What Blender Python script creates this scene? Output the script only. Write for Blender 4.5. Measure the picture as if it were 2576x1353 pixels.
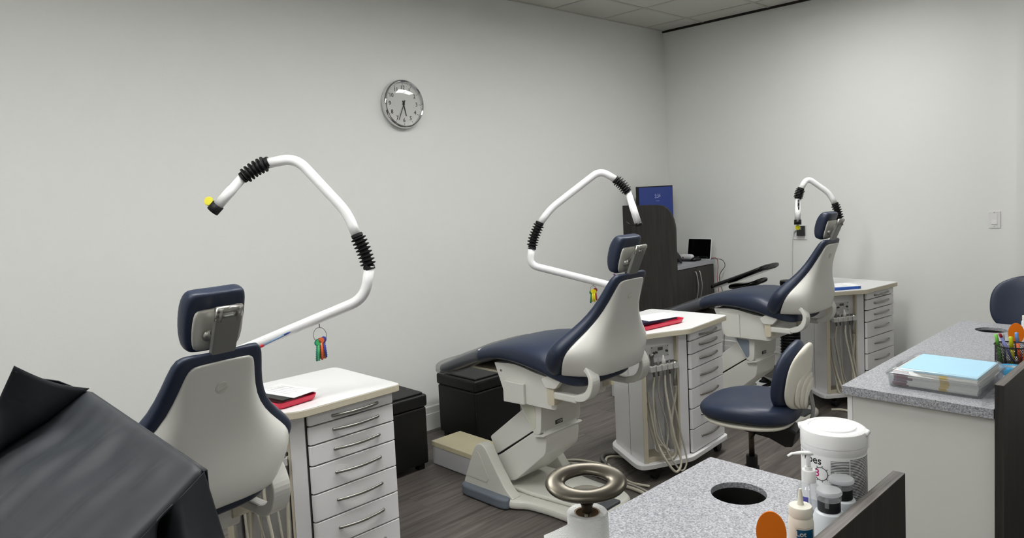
import bpy, bmesh, math, random
from mathutils import Vector, Matrix
random.seed(7)
C = bpy.context.scene.collection
R = math.radians
for o in list(bpy.data.objects): bpy.data.objects.remove(o)

# ------------------------------------------------------------------ camera, world, lights, exposure
sc = bpy.context.scene
CAM_H = 1.58
yaw, pitch, roll, FPX, PY = R(-46.195), R(3.954), R(2.6946), 1822.1, 604.77
_f = Vector((math.sin(yaw)*math.cos(pitch), math.cos(yaw)*math.cos(pitch), -math.sin(pitch)))
_r = Vector((math.cos(yaw), -math.sin(yaw), 0)); _d = _f.cross(_r)
_r2 = _r*math.cos(roll)+_d*math.sin(roll); _d2 = -_r*math.sin(roll)+_d*math.cos(roll)
cd = bpy.data.cameras.new('camera'); cam = bpy.data.objects.new('camera', cd); C.objects.link(cam)
m = Matrix((( _r2.x, -_d2.x, -_f.x, 0), (_r2.y, -_d2.y, -_f.y, 0), (_r2.z, -_d2.z, -_f.z, CAM_H), (0, 0, 0, 1)))
cam.matrix_world = m
cd.sensor_width = 36; cd.lens = FPX/2576*36; cd.shift_y = -(676.5-PY)/2576; cd.clip_start = .02
sc.camera = cam
w = bpy.data.worlds.new('world'); sc.world = w; w.use_nodes = True
w.node_tree.nodes['Background'].inputs[0].default_value = (.9, .95, 1, 1)
w.node_tree.nodes['Background'].inputs[1].default_value = .0
sc.view_settings.view_transform = 'Standard'; sc.view_settings.look = 'None'
sc.view_settings.exposure = 0.0; sc.view_settings.gamma = 1; sc.view_settings.use_curve_mapping = False
PANEL_EMIT = 18.8

# ------------------------------------------------------------------ materials
def S(r, g, b):
    f = lambda v: (v/255/12.92 if v/255 <= .04045 else ((v/255+.055)/1.055)**2.4)
    return (f(r), f(g), f(b), 1)
MATS = {}
def mat(name, col, rough=.5, metal=0., bump=0., bscale=60, trans=0., ior=1.45, emit=0., alpha=1., coat=0., stretch=None, var=0., vscale=8, spec=.5):
    if name in MATS: return MATS[name]
    M = bpy.data.materials.new(name); M.use_nodes = True; nt = M.node_tree; b = nt.nodes['Principled BSDF']
    b.inputs['Base Color'].default_value = col; b.inputs['Roughness'].default_value = rough; b.inputs['Metallic'].default_value = metal
    b.inputs['IOR'].default_value = ior; b.inputs['Transmission Weight'].default_value = trans; b.inputs['Alpha'].default_value = alpha
    b.inputs['Coat Weight'].default_value = coat; b.inputs['Specular IOR Level'].default_value = spec
    if emit: b.inputs['Emission Color'].default_value = col; b.inputs['Emission Strength'].default_value = emit
    if bump or var:
        tc = nt.nodes.new('ShaderNodeTexCoord'); mp = nt.nodes.new('ShaderNodeMapping'); nt.links.new(tc.outputs['Object'], mp.inputs[0])
        if stretch: mp.inputs['Scale'].default_value = stretch
        if bump:
            n = nt.nodes.new('ShaderNodeTexNoise'); n.inputs['Scale'].default_value = bscale; n.inputs['Detail'].default_value = 4
            nt.links.new(mp.outputs[0], n.inputs[0])
            bp = nt.nodes.new('ShaderNodeBump'); bp.inputs['Strength'].default_value = bump; bp.inputs['Distance'].default_value = .004
            nt.links.new(n.outputs[0], bp.inputs['Height']); nt.links.new(bp.outputs[0], b.inputs['Normal'])
        if var:
            n = nt.nodes.new('ShaderNodeTexNoise'); n.inputs['Scale'].default_value = vscale; n.inputs['Detail'].default_value = 5
            nt.links.new(mp.outputs[0], n.inputs[0])
            mx = nt.nodes.new('ShaderNodeMix'); mx.data_type = 'RGBA'
            mx.inputs[6].default_value = tuple(c*(1-var) for c in col[:3])+(1,); mx.inputs[7].default_value = tuple(min(1, c*(1+var)) for c in col[:3])+(1,)
            nt.links.new(n.outputs[0], mx.inputs[0]); nt.links.new(mx.outputs[2], b.inputs['Base Color'])
    MATS[name] = M; return M
WALL = mat('wall_paint', S(221, 222, 218), .85, bump=.12, bscale=220)
TILE = mat('ceiling_tile', S(200, 200, 193), .95, bump=.3, bscale=260)
GRID = mat('ceiling_grid', S(186, 184, 176), .6)
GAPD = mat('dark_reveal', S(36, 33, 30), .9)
BASEB = mat('white_trim_paint', S(226, 226, 224), .5)
LAM = mat('white_laminate', S(236, 235, 236), .38, bump=.04, bscale=400)
LAMTOP = mat('white_laminate_top', S(222, 222, 222), .4, bump=.04, bscale=400)
CREAM = mat('cream_edge_band', S(208, 200, 178), .5)
CREAMTOP = mat('cream_board', S(206, 198, 166), .5, var=.06, vscale=9)
PLAST = mat('chair_white_plastic', S(222, 221, 214), .32, coat=.1)
PLASTG = mat('chair_cream_plastic', S(212, 211, 202), .42)
NAVY = mat('navy_vinyl', S(38, 47, 67), .42, bump=.1, bscale=160, var=.1, vscale=7)
NAVYD = mat('dark_navy_vinyl', S(26, 32, 46), .4, bump=.1, bscale=160)
CHAR = mat('charcoal_vinyl', S(45, 48, 53), .55, bump=.35, bscale=14, var=.12, vscale=5)
GREYM = mat('grey_painted_metal', S(128, 128, 126), .45, metal=.5)
ALU = mat('cast_aluminium', S(178, 176, 170), .32, metal=.9)
HEADP = mat('headrest_silver_plastic', S(196, 194, 186), .35, metal=.25)
STEEL = mat('brushed_steel', S(150, 147, 142), .3, metal=1.)
NICKEL = mat('satin_nickel', S(112, 107, 97), .36, metal=1., var=.15, vscale=30)
CHROME = mat('chrome', S(216, 216, 218), .07, metal=1.)
RUB = mat('black_rubber', S(12, 12, 13), .6)
BPLAS = mat('black_plastic', S(11, 11, 12), .4)
GLOSSB = mat('gloss_black_plastic', S(5, 5, 6), .12)
LEATH = mat('black_leatherette', S(8, 8, 9), .5, bump=.2, bscale=180)
BLUEGR = mat('blue_grey_bumper', S(104, 112, 122), .55)
WTUBE = mat('white_enamel', S(238, 238, 238), .25, coat=.3)
HOSE = mat('cream_hose', S(200, 195, 178), .5)
HOSEG = mat('grey_hose', S(178, 174, 162), .5)
HGREY = mat('light_grey_plastic', S(196, 195, 191), .4)
PAPER = mat('white_paper', S(240, 240, 240), .8)
RED = mat('red_plastic', S(222, 30, 70), .25)
def film(name, col, diff, rough, ior=1.45):
    M = bpy.data.materials.new(name); M.use_nodes = True; nt = M.node_tree; nt.nodes.remove(nt.nodes['Principled BSDF'])
    tr = nt.nodes.new('ShaderNodeBsdfTransparent'); df = nt.nodes.new('ShaderNodeBsdfDiffuse'); gl = nt.nodes.new('ShaderNodeBsdfGlossy'); fr = nt.nodes.new('ShaderNodeMath'); lw = nt.nodes.new('ShaderNodeLayerWeight'); pw_ = nt.nodes.new('ShaderNodeMath')
    tl = nt.nodes.new('ShaderNodeBsdfTranslucent'); m0 = nt.nodes.new('ShaderNodeMixShader')
    m1 = nt.nodes.new('ShaderNodeMixShader'); m2 = nt.nodes.new('ShaderNodeMixShader'); out = nt.nodes['Material Output']
    tr.inputs[0].default_value = tuple(.5+.5*c for c in col[:3])+(1,); df.inputs[0].default_value = col; tl.inputs[0].default_value = col
    gl.inputs['Roughness'].default_value = rough; lw.inputs[0].default_value = .5; pw_.operation = 'POWER'; pw_.inputs[1].default_value = 4.; fr.operation = 'MULTIPLY_ADD'; fr.inputs[1].default_value = .55; fr.inputs[2].default_value = .04*(ior/1.45)
    nt.links.new(lw.outputs['Facing'], pw_.inputs[0]); nt.links.new(pw_.outputs[0], fr.inputs[0]); m1.inputs[0].default_value = diff; m0.inputs[0].default_value = .4
    nt.links.new(df.outputs[0], m0.inputs[1]); nt.links.new(tl.outputs[0], m0.inputs[2])
    nt.links.new(tr.outputs[0], m1.inputs[1]); nt.links.new(m0.outputs[0], m1.inputs[2]); nt.links.new(fr.outputs[0], m2.inputs[0])
    nt.links.new(m1.outputs[0], m2.inputs[1]); nt.links.new(gl.outputs[0], m2.inputs[2]); nt.links.new(m2.outputs[0], out.inputs[0])
    return M
CLEAR = film('clear_plastic', S(250, 251, 252), .05, .05)
FROST = film('frosted_plastic', S(236, 238, 240), .11, .2)
SLEEVE = film('vinyl_sleeve', S(200, 202, 200), .16, .15, 1.6)
NAT = mat('natural_polyethylene', S(214, 219, 222), .3, spec=.4)
LIDF = film('milky_lid', S(236, 238, 240), .35, .15)
GLASS = film('clock_glass', (1, 1, 1, 1), .0, .0, 1.5)
IVORY = mat('ivory_plastic', S(228, 224, 210), .4)
ORANGE = mat('orange_acrylic', S(232, 120, 28), .12)
BLUE = mat('blue_plastic', S(60, 150, 196), .35)
INK = mat('black_ink', S(22, 22, 24), .6)
GREYINK = mat('grey_ink', S(128, 128, 132), .7)
DIALM = mat('clock_dial', S(222, 222, 218), .5)
YEL = mat('yellow_plastic', S(214, 206, 30), .35)
def solid(r, g, b, rough=.4): return mat('paint_%d_%d_%d' % (r, g, b), S(r, g, b), rough)

def wood(name, c1, c2, stretch, scale=9):
    M = bpy.data.materials.new(name); M.use_nodes = True; nt = M.node_tree; b = nt.nodes['Principled BSDF']
    tc = nt.nodes.new('ShaderNodeTexCoord'); mp = nt.nodes.new('ShaderNodeMapping'); mp.inputs['Scale'].default_value = stretch
    oi = nt.nodes.new('ShaderNodeObjectInfo'); va = nt.nodes.new('ShaderNodeVectorMath'); va.operation = 'ADD'
    ml = nt.nodes.new('ShaderNodeMath'); ml.operation = 'MULTIPLY'; ml.inputs[1].default_value = 37.
    nt.links.new(oi.outputs['Random'], ml.inputs[0]); nt.links.new(tc.outputs['Object'], va.inputs[0]); nt.links.new(ml.outputs[0], va.inputs[1])
    nt.links.new(va.outputs[0], mp.inputs[0])
    n1 = nt.nodes.new('ShaderNodeTexNoise'); n1.inputs['Scale'].default_value = scale; n1.inputs['Detail'].default_value = 8; n1.inputs['Roughness'].default_value = .65; n1.inputs['Distortion'].default_value = .6
    nt.links.new(mp.outputs[0], n1.inputs[0])
    rp = nt.nodes.new('ShaderNodeValToRGB'); rp.color_ramp.elements[0].position = .3; rp.color_ramp.elements[1].position = .72
    rp.color_ramp.elements[0].color = c1; rp.color_ramp.elements[1].color = c2
    nt.links.new(n1.outputs[0], rp.inputs[0])
    hs = nt.nodes.new('ShaderNodeHueSaturation'); mr = nt.nodes.new('ShaderNodeMapRange'); mr.inputs[3].default_value = .9; mr.inputs[4].default_value = 1.1
    nt.links.new(oi.outputs['Random'], mr.inputs[0]); nt.links.new(mr.outputs[0], hs.inputs['Value']); nt.links.new(rp.outputs[0], hs.inputs['Color'])
    nt.links.new(hs.outputs[0], b.inputs['Base Color'])
    bp = nt.nodes.new('ShaderNodeBump'); bp.inputs['Strength'].default_value = .12; bp.inputs['Distance'].default_value = .003
    nt.links.new(n1.outputs[0], bp.inputs['Height']); nt.links.new(bp.outputs[0], b.inputs['Normal'])
    b.inputs['Roughness'].default_value = .5
    return M
PLANK = wood('vinyl_plank', S(60, 55, 52), S(116, 109, 103), (14, .7, 4), 3.0)
DWOOD = wood('dark_wood_laminate', S(23, 21, 20), S(52, 49, 46), (14, 14, .9), 3.2)
DWOODY = wood('lit_wood_edge', S(52, 48, 46), S(128, 121, 115), (30, .8, 30), 3.2)  # paler copy of the dark wood: light on panel tops put into colour

def granite():
    M = bpy.data.materials.new('speckled_laminate'); M.use_nodes = True; nt = M.node_tree; b = nt.nodes['Principled BSDF']
    tc = nt.nodes.new('ShaderNodeTexCoord')
    n = nt.nodes.new('ShaderNodeTexNoise'); n.inputs['Scale'].default_value = 230; n.inputs['Detail'].default_value = 3; n.inputs['Roughness'].default_value = .7
    nt.links.new(tc.outputs['Object'], n.inputs[0])
    rp = nt.nodes.new('ShaderNodeValToRGB'); e = rp.color_ramp.elements
    e[0].position = .3; e[0].color = S(84, 84, 88); e[1].position = .72; e[1].color = S(216, 216, 220)
    x = e.new(.42); x.color = S(132, 132, 137); x = e.new(.5); x.color = S(158, 159, 164); x = e.new(.6); x.color = S(180, 181, 186)
    nt.links.new(n.outputs[0], rp.inputs[0]); nt.links.new(rp.outputs[0], b.inputs['Base Color']); b.inputs['Roughness'].default_value = .4
    return M
GRAN = granite()

def screen_mat():
    M = bpy.data.materials.new('blue_lock_screen'); M.use_nodes = True; nt = M.node_tree; b = nt.nodes['Principled BSDF']
    tc = nt.nodes.new('ShaderNodeTexCoord'); wv = nt.nodes.new('ShaderNodeTexWave'); wv.inputs['Scale'].default_value = 1.1; wv.inputs['Distortion'].default_value = 9; wv.inputs['Detail'].default_value = 1
    wv.inputs['Detail Scale'].default_value = .6
    nt.links.new(tc.outputs['Object'], wv.inputs[0])
    rp = nt.nodes.new('ShaderNodeValToRGB'); e = rp.color_ramp.elements
    e[0].position = .6; e[0].color = S(22, 50, 124); e[1].position = .98; e[1].color = S(78, 110, 168)
    nt.links.new(wv.outputs[0], rp.inputs[0]); nt.links.new(rp.outputs[0], b.inputs['Emission Color']); b.inputs['Emission Strength'].default_value = .62
    b.inputs['Base Color'].default_value = S(8, 10, 20); b.inputs['Roughness'].default_value = .25
    return M
SCREEN = screen_mat()

def label_mat():
    M = bpy.data.materials.new('printed_label_lines'); M.use_nodes = True; nt = M.node_tree; b = nt.nodes['Principled BSDF']
    tc = nt.nodes.new('ShaderNodeTexCoord'); sp = nt.nodes.new('ShaderNodeSeparateXYZ'); nt.links.new(tc.outputs['Object'], sp.inputs[0])
    fr = nt.nodes.new('ShaderNodeMath'); fr.operation = 'MULTIPLY'; fr.inputs[1].default_value = 260; nt.links.new(sp.outputs[2], fr.inputs[0])
    fc = nt.nodes.new('ShaderNodeMath'); fc.operation = 'FRACT'; nt.links.new(fr.outputs[0], fc.inputs[0])
    gt = nt.nodes.new('ShaderNodeMath'); gt.operation = 'GREATER_THAN'; gt.inputs[1].default_value = .5; nt.links.new(fc.outputs[0], gt.inputs[0])
    n = nt.nodes.new('ShaderNodeTexNoise'); n.inputs['Scale'].default_value = 1; n.inputs['Detail'].default_value = 2
    mp = nt.nodes.new('ShaderNodeMapping'); mp.inputs['Scale'].default_value = (150, 150, 260); nt.links.new(tc.outputs['Object'], mp.inputs[0]); nt.links.new(mp.outputs[0], n.inputs[0])
    g2 = nt.nodes.new('ShaderNodeMath'); g2.operation = 'GREATER_THAN'; g2.inputs[1].default_value = .33; nt.links.new(n.outputs[0], g2.inputs[0])
    mu = nt.nodes.new('ShaderNodeMath'); mu.operation = 'MULTIPLY'; nt.links.new(gt.outputs[0], mu.inputs[0]); nt.links.new(g2.outputs[0], mu.inputs[1])
    mx = nt.nodes.new('ShaderNodeMix'); mx.data_type = 'RGBA'; mx.inputs[6].default_value = S(228, 228, 228); mx.inputs[7].default_value = S(70, 70, 74)
    nt.links.new(mu.outputs[0], mx.inputs[0]); nt.links.new(mx.outputs[2], b.inputs['Base Color']); b.inputs['Roughness'].default_value = .5
    return M
LABELM = label_mat()

# ------------------------------------------------------------------ geometry helpers
def link(name, me, mt, parent=None, smooth=False, bevel=0, sub=0, bseg=2, angle=True):
    o = bpy.data.objects.new(name, me); C.objects.link(o)
    if mt: me.materials.append(mt)
    if smooth:
        for p in me.polygons: p.use_smooth = True
    if bevel:
        b = o.modifiers.new('bevel', 'BEVEL'); b.width = bevel; b.segments = bseg; b.limit_method = 'ANGLE'; b.angle_limit = R(35); b.harden_normals = False
    if sub:
        s = o.modifiers.new('sub', 'SUBSURF'); s.levels = sub; s.render_levels = sub
    if parent is not None: o.parent = parent
    return o
def mesh(name, vs, fs, mt, parent=None, **k):
    me = bpy.data.meshes.new(name); me.from_pydata([tuple(v) for v in vs], [], fs)
    bm = bmesh.new(); bm.from_mesh(me); bmesh.ops.recalc_face_normals(bm, faces=bm.faces); bm.to_mesh(me); bm.free()
    return link(name, me, mt, parent, **k)
def box(name, x0, x1, y0, y1, z0, z1, mt, parent=None, bevel=0, **k):
    vs = [(x, y, z) for x in (x0, x1) for y in (y0, y1) for z in (z0, z1)]
    fs = [(0, 1, 3, 2), (4, 6, 7, 5), (0, 4, 5, 1), (2, 3, 7, 6), (0, 2, 6, 4), (1, 5, 7, 3)]
    return mesh(name, vs, fs, mt, parent, bevel=bevel, **k)
def rounded(poly, r, seg=5):
    """round the corners of a closed 2d polygon; r number or list"""
    out = []; n = len(poly)
    for i, p in enumerate(poly):
        rr = r[i] if isinstance(r, (list, tuple)) else r
        p = Vector(p); a = Vector(poly[i-1]); b = Vector(poly[(i+1) % n])
        if rr <= 0: out.append(tuple(p)); continue
        d1 = (a-p); d2 = (b-p); l1 = min(rr, d1.length*.48); l2 = min(rr, d2.length*.48)
        p1 = p+d1.normalized()*l1; p2 = p+d2.normalized()*l2
        for k in range(seg+1):
            t = k/seg; q = p1*(1-t)**2+p*2*t*(1-t)+p2*t*t; out.append(tuple(q))
    return out
def prism(name, poly, h0, h1, mt, parent=None, axis='z', bevel=0, **k):
    """poly in the two other axes; axis z: (x,y), axis y: (x,z), axis x: (y,z)"""
    f = {'z': lambda a, b, h: (a, b, h), 'y': lambda a, b, h: (a, h, b), 'x': lambda a, b, h: (h, a, b)}[axis]
    n = len(poly); vs = [f(a, b, h0) for a, b in poly]+[f(a, b, h1) for a, b in poly]
    fs = [tuple(range(n)), tuple(range(n, 2*n))]+[(i, (i+1) % n, n+(i+1) % n, n+i) for i in range(n)]
    return mesh(name, vs, fs, mt, parent, bevel=bevel, **k)
def fillet(pts, r, seg=6):
    pts = [Vector(p) for p in pts]; out = [pts[0]]
    for i in range(1, len(pts)-1):
        p = pts[i]; a = pts[i-1]-p; b = pts[i+1]-p; rr = r[i] if isinstance(r, (list, tuple)) else r
        l = min(rr, a.length*.49, b.length*.49); p1 = p+a.normalized()*l; p2 = p+b.normalized()*l
        for k in range(seg+1):
            t = k/seg; out.append(p1*(1-t)**2+p*2*t*(1-t)+p2*t*t)
    out.append(pts[-1]); return out
def spline(pts, n=8):
    """catmull-rom through pts"""
    P = [Vector(p) for p in pts]; P = [P[0]*2-P[1]]+P+[P[-1]*2-P[-2]]; out = []
    for i in range(1, len(P)-2):
        for k in range(n):
            t = k/n; a, b, c, d = P[i-1], P[i], P[i+1], P[i+2]
            out.append(.5*((2*b)+(c-a)*t+(2*a-5*b+4*c-d)*t*t+(3*b-a-3*c+d)*t**3))
    out.append(P[-2]); return out
def tube_data(pts, r, seg=10, sx=1., sy=1., up=None):
    pts = [Vector(p) for p in pts]; vs = []; fs = []; n = len(pts)
    t0 = (pts[1]-pts[0]).normalized()
    nrm = Vector(up) if up else (Vector((0, 0, 1)) if abs(t0.z) < .9 else Vector((1, 0, 0)))
    for i, p in enumerate(pts):
        t = ((pts[min(i+1, n-1)]-pts[max(i-1, 0)])).normalized()
        nrm = (nrm-t*nrm.dot(t)); nrm = nrm.normalized() if nrm.length > 1e-6 else t.orthogonal().normalized(); b = t.cross(nrm)
        rr = r[i] if isinstance(r, (list, tuple)) else r
        for k in range(seg):
            a = 2*math.pi*k/seg; vs.append(p+nrm*math.cos(a)*rr*sy+b*math.sin(a)*rr*sx)
    for i in range(n-1):
        for k in range(seg):
            a = i*seg+k; b2 = i*seg+(k+1) % seg; fs.append((a, b2, b2+seg, a+seg))
    fs.append(tuple(range(seg))); fs.append(tuple(range((n-1)*seg, n*seg)))
    return vs, fs
def tube(name, pts, r, mt, parent=None, seg=10, sx=1., sy=1., up=None, smooth=True, **k):
    vs, fs = tube_data(pts, r, seg, sx, sy, up); return mesh(name, vs, fs, mt, parent, smooth=smooth, **k)
def ring(name, c, R0, r, mt, parent=None, nrm=(0, 0, 1), seg=32, s2=10, ax=1., ay=1.):
    q = Vector(nrm).to_track_quat('Z', 'Y'); vs = []; fs = []
    for i in range(seg):
        a = 2*math.pi*i/seg
        for j in range(s2):
            b = 2*math.pi*j/s2; rr = R0+r*math.cos(b); vs.append(Vector(c)+q @ Vector((rr*math.cos(a)*ax, rr*math.sin(a)*ay, r*math.sin(b))))
    for i in range(seg):
        for j in range(s2): fs.append((i*s2+j, ((i+1) % seg)*s2+j, ((i+1) % seg)*s2+(j+1) % s2, i*s2+(j+1) % s2))
    return mesh(name, vs, fs, mt, parent, smooth=True)
def lathe(name, prof, mt, parent=None, seg=32, c=(0, 0, 0), axis=(0, 0, 1), smooth=True, close=True, **k):
    q = Vector(axis).to_track_quat('Z', 'Y'); vs = []; fs = []; n = len(prof)
    for (r, z) in prof:
        for i in range(seg):
            a = 2*math.pi*i/seg; vs.append(Vector(c)+q @ Vector((r*math.cos(a), r*math.sin(a), z)))
    for j in range(n-1):
        for i in range(seg): fs.append((j*seg+i, j*seg+(i+1) % seg, (j+1)*seg+(i+1) % seg, (j+1)*seg+i))
    if close: fs.append(tuple(range(seg))); fs.append(tuple(range((n-1)*seg, n*seg)))
    o = mesh(name, vs, fs, mt, parent, smooth=smooth, **k)
    if smooth: es(o)
    return o
def es(o, ang=40):
    m_ = o.modifiers.new('edges', 'EDGE_SPLIT'); m_.split_angle = R(ang)
def loft(name, rings, mt, parent=None, smooth=True, sub=0, **k):
    n = len(rings[0]); vs = [v for r in rings for v in r]; fs = []
    for j in range(len(rings)-1):
        for i in range(n): fs.append((j*n+i, j*n+(i+1) % n, (j+1)*n+(i+1) % n, (j+1)*n+i))
    fs.append(tuple(range(n))); fs.append(tuple(range((len(rings)-1)*n, len(rings)*n)))
    return mesh(name, vs, fs, mt, parent, smooth=smooth, sub=sub, **k)
def sup(a, b, p=4., n=24, da=0., db=0.):
    out = []
    for i in range(n):
        t = 2*math.pi*(i+.5)/n; c, s = math.cos(t), math.sin(t)
        out.append((da+a*math.copysign(abs(c)**(2/p), c), db+b*math.copysign(abs(s)**(2/p), s)))
    return out
_txt = {}
def text(name, s, size, mt, parent, fn, extr=0., align='CENTER', bold=False):
    """lettering as mesh; fn maps (x,y) of the flat letter (metres) to a point"""
    cu = bpy.data.curves.new(name, 'FONT'); cu.body = s; cu.size = size; cu.align_x = align; cu.align_y = 'CENTER'; cu.resolution_u = 3
    if bold: cu.offset = size*.018
    to = bpy.data.objects.new(name, cu); C.objects.link(to)
    dg = bpy.context.evaluated_depsgraph_get(); me = bpy.data.meshes.new_from_object(to.evaluated_get(dg))
    bpy.data.objects.remove(to)
    for v in me.vertices: v.co = Vector(fn(v.co.x, v.co.y))
    me.name = name; me.materials.clear()
    return link(name, me, mt, parent)
def tag(o, label=None, cat=None, group=None, kind=None):
    if label: o['label'] = label
    if cat: o['category'] = cat
    if group: o['group'] = group
    if kind: o['kind'] = kind
    return o
def thing(name, label, cat, loc=(0, 0, 0), rz=0, group=None):
    o = bpy.data.objects.new(name, None); C.objects.link(o); o.location = loc; o.rotation_euler = (0, 0, rz); o.empty_display_size = .1
    return tag(o, label, cat, group)
def struct(o): o['kind'] = 'structure'; return o

# ------------------------------------------------------------------ the room
XL, YB, ZC = -3.88, 5.78, 2.972
XR, YF = 2.9, -2.6
fl = struct(box('floor', XL-.1, XR+.1, YF-.1, YB+.1, -.12, -.004, mat('subfloor', S(40, 37, 34), .9)))
pm = None; pw, pl = .2, 1.32
i = 0; x = XL
while x < XR:
    x1 = min(x+pw, XR); off = (i*.47) % pl; y = YF-off
    while y < YB:
        y0, y1 = max(y, YF), min(y+pl, YB)
        if y1-y0 > .02:
            full = abs((y1-y0)-pl) < 1e-6 and abs((x1-x)-pw) < 1e-6
            if full and pm:
                o = bpy.data.objects.new('plank', pm); C.objects.link(o); o.parent = fl
            else:
                o = box('plank', 0, x1-x-.0008, 0, y1-y0-.0008, -.0045, 0, PLANK, fl)
                if full: pm = o.data
            o.location = (x, y0, 0)
        y += pl
    x += pw; i += 1
wl = struct(box('wall_left', XL-.12, XL, YF-.1, YB+.12, -.1, ZC+.3, WALL))
wb = struct(box('wall_back', XL, XR+.1, YB, YB+.12, -.1, ZC+.3, WALL))
wr = struct(box('wall_right', XR, XR+.12, YF-.1, YB+.1, -.1, ZC+.3, WALL))
wf = struct(box('wall_front', XL, XR, YF-.12, YF, -.1, ZC+.3, WALL))
pil = struct(box('wall_pier', -1.132, XR, YB-.09, YB, -.0, ZC-.002, WALL))
def baseboard(name, pts):
    # profile: tall flat board with a stepped top
    (x0, y0), (x1, y1), (nx, ny) = pts
    prof = [(0, 0), (.016, 0), (.016, .108), (.012, .112), (.012, .152), (.007, .158), (0, .158)]
    vs = []; n = len(prof)
    for (x, y) in ((x0, y0), (x1, y1)):
        for d, z in prof: vs.append((x+nx*d, y+ny*d, z))
    fs = [tuple(range(n)), tuple(range(n, 2*n))]+[(i, (i+1) % n, n+(i+1) % n, n+i) for i in range(n)]
    return struct(mesh(name, vs, fs, BASEB))
baseboard('baseboard_left', ((XL, YF), (XL, YB-.016), (1, 0)))
baseboard('baseboard_back', ((XL, YB), (-1.14, YB), (0, -1)))
# suspended ceiling: every tile its own piece
ce = struct(box('ceiling', XL-.1, XR+.1, YF-.1, YB+.1, ZC+.2, ZC+.3, mat('plenum', S(60, 60, 58), .9)))
T = .6096; xs = [XL]+[-3.454+T*k for k in range(11)]; xs = [v for v in xs if v < XR]+[XR]
ys = [YB]+[5.50-T*k for k in range(14)]; ys = [v for v in ys if v > YF]+[YF]; ys = ys[::-1]
PAN = [(3, y) for y in (0, 1, 3, 4, 6, 7, 9, 10)]+[(7, y) for y in (3, 4, 9, 10)]      # light cells: column index, row index from the back
nr = len(ys)-1
panels = {}
tm = None
for a in range(len(xs)-1):
    for b in range(nr):
        rb = nr-1-b-2
        if (a, rb) in PAN: panels.setdefault((a, rb//3), []).append((xs[a], xs[a+1], ys[b], ys[b+1])); continue
        wx, wy = xs[a+1]-xs[a], ys[b+1]-ys[b]
        if abs(wx-T) < 1e-4 and abs(wy-T) < 1e-4 and tm:
            o = bpy.data.objects.new('ceiling_tile', tm); C.objects.link(o); o.parent = ce
        else:
            o = box('ceiling_tile', .010, wx-.010, .010, wy-.010, 0, .016, TILE, ce)
            if abs(wx-T) < 1e-4 and abs(wy-T) < 1e-4: tm = o.data
        o.location = (xs[a], ys[b], ZC+.004)
for x in xs[1:-1]: box('grid_runner', x-.012, x+.012, YF, YB, ZC, ZC+.03, GRID, ce)
for y in ys[1:-1]: box('grid_runner', XL, XR, y-.0119, y+.0119, ZC+.0006, ZC+.028, GRID, ce)
box('wall_angle', XL, XL+.02, YF, YB, ZC, ZC+.008, GRID, ce)
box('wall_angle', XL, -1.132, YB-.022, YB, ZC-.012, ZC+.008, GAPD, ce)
ROWN = ['nearest the back wall', 'above the operator stool', 'above the foreground worktop', 'farthest from the back wall']
for (a, k), cells in sorted(panels.items()):
    x0, x1 = cells[0][0], cells[0][1]; y0 = min(c[2] for c in cells); y1 = max(c[3] for c in cells)
    t = thing('ceiling_light', ('recessed white ceiling light panel %s' % ROWN[min(k, 3)]) if a == 3 else ('added dim fill panel in the ceiling over the empty right side, %s' % ('towards the back wall' if k < 2 else 'towards the front wall')), 'ceiling light', ((x0+x1)/2, (y0+y1)/2, ZC), 0, 'ceiling light panels')
    hx, hy = (x1-x0)/2-.013, (y1-y0)/2-.013
    prism('housing', [(-hx, -hy), (hx, -hy), (hx, hy), (-hx, hy)], .048, .09, solid(230, 230, 228), t)
    for q in (-1, 1):
        box('reflector', q*(hx-.006)-.004, q*(hx-.006)+.004, -hy, hy, .0125, .0475, solid(225, 225, 222), t); box('reflector', -hx+.0105, hx-.0105, q*(hy-.006)-.004, q*(hy-.006)+.004, .0125, .0475, solid(225, 225, 222), t)
    e_ = box('diffuser', -hx+.011, hx-.011, -hy+.011, hy-.011, .038, .0475, mat('light_diffuser', (1., 1., .985, 1), .6, emit=PANEL_EMIT), t) if a == 3 else box('diffuser', -hx+.011, hx-.011, -hy+.011, hy-.011, .038, .0475, mat('added_fill_diffuser', (1., 1., .985, 1), .6, emit=PANEL_EMIT*.5), t)  # dim right column is fill light added to brighten drawers and chair shells
    for s in (-1, 1):
        box('frame_rail', -hx, hx, s*hy-.01, s*hy+.01, .0, .012, BASEB, t); box('frame_rail', s*hx-.01, s*hx+.01, -hy+.011, hy-.011, .0, .012, BASEB, t)

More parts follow.
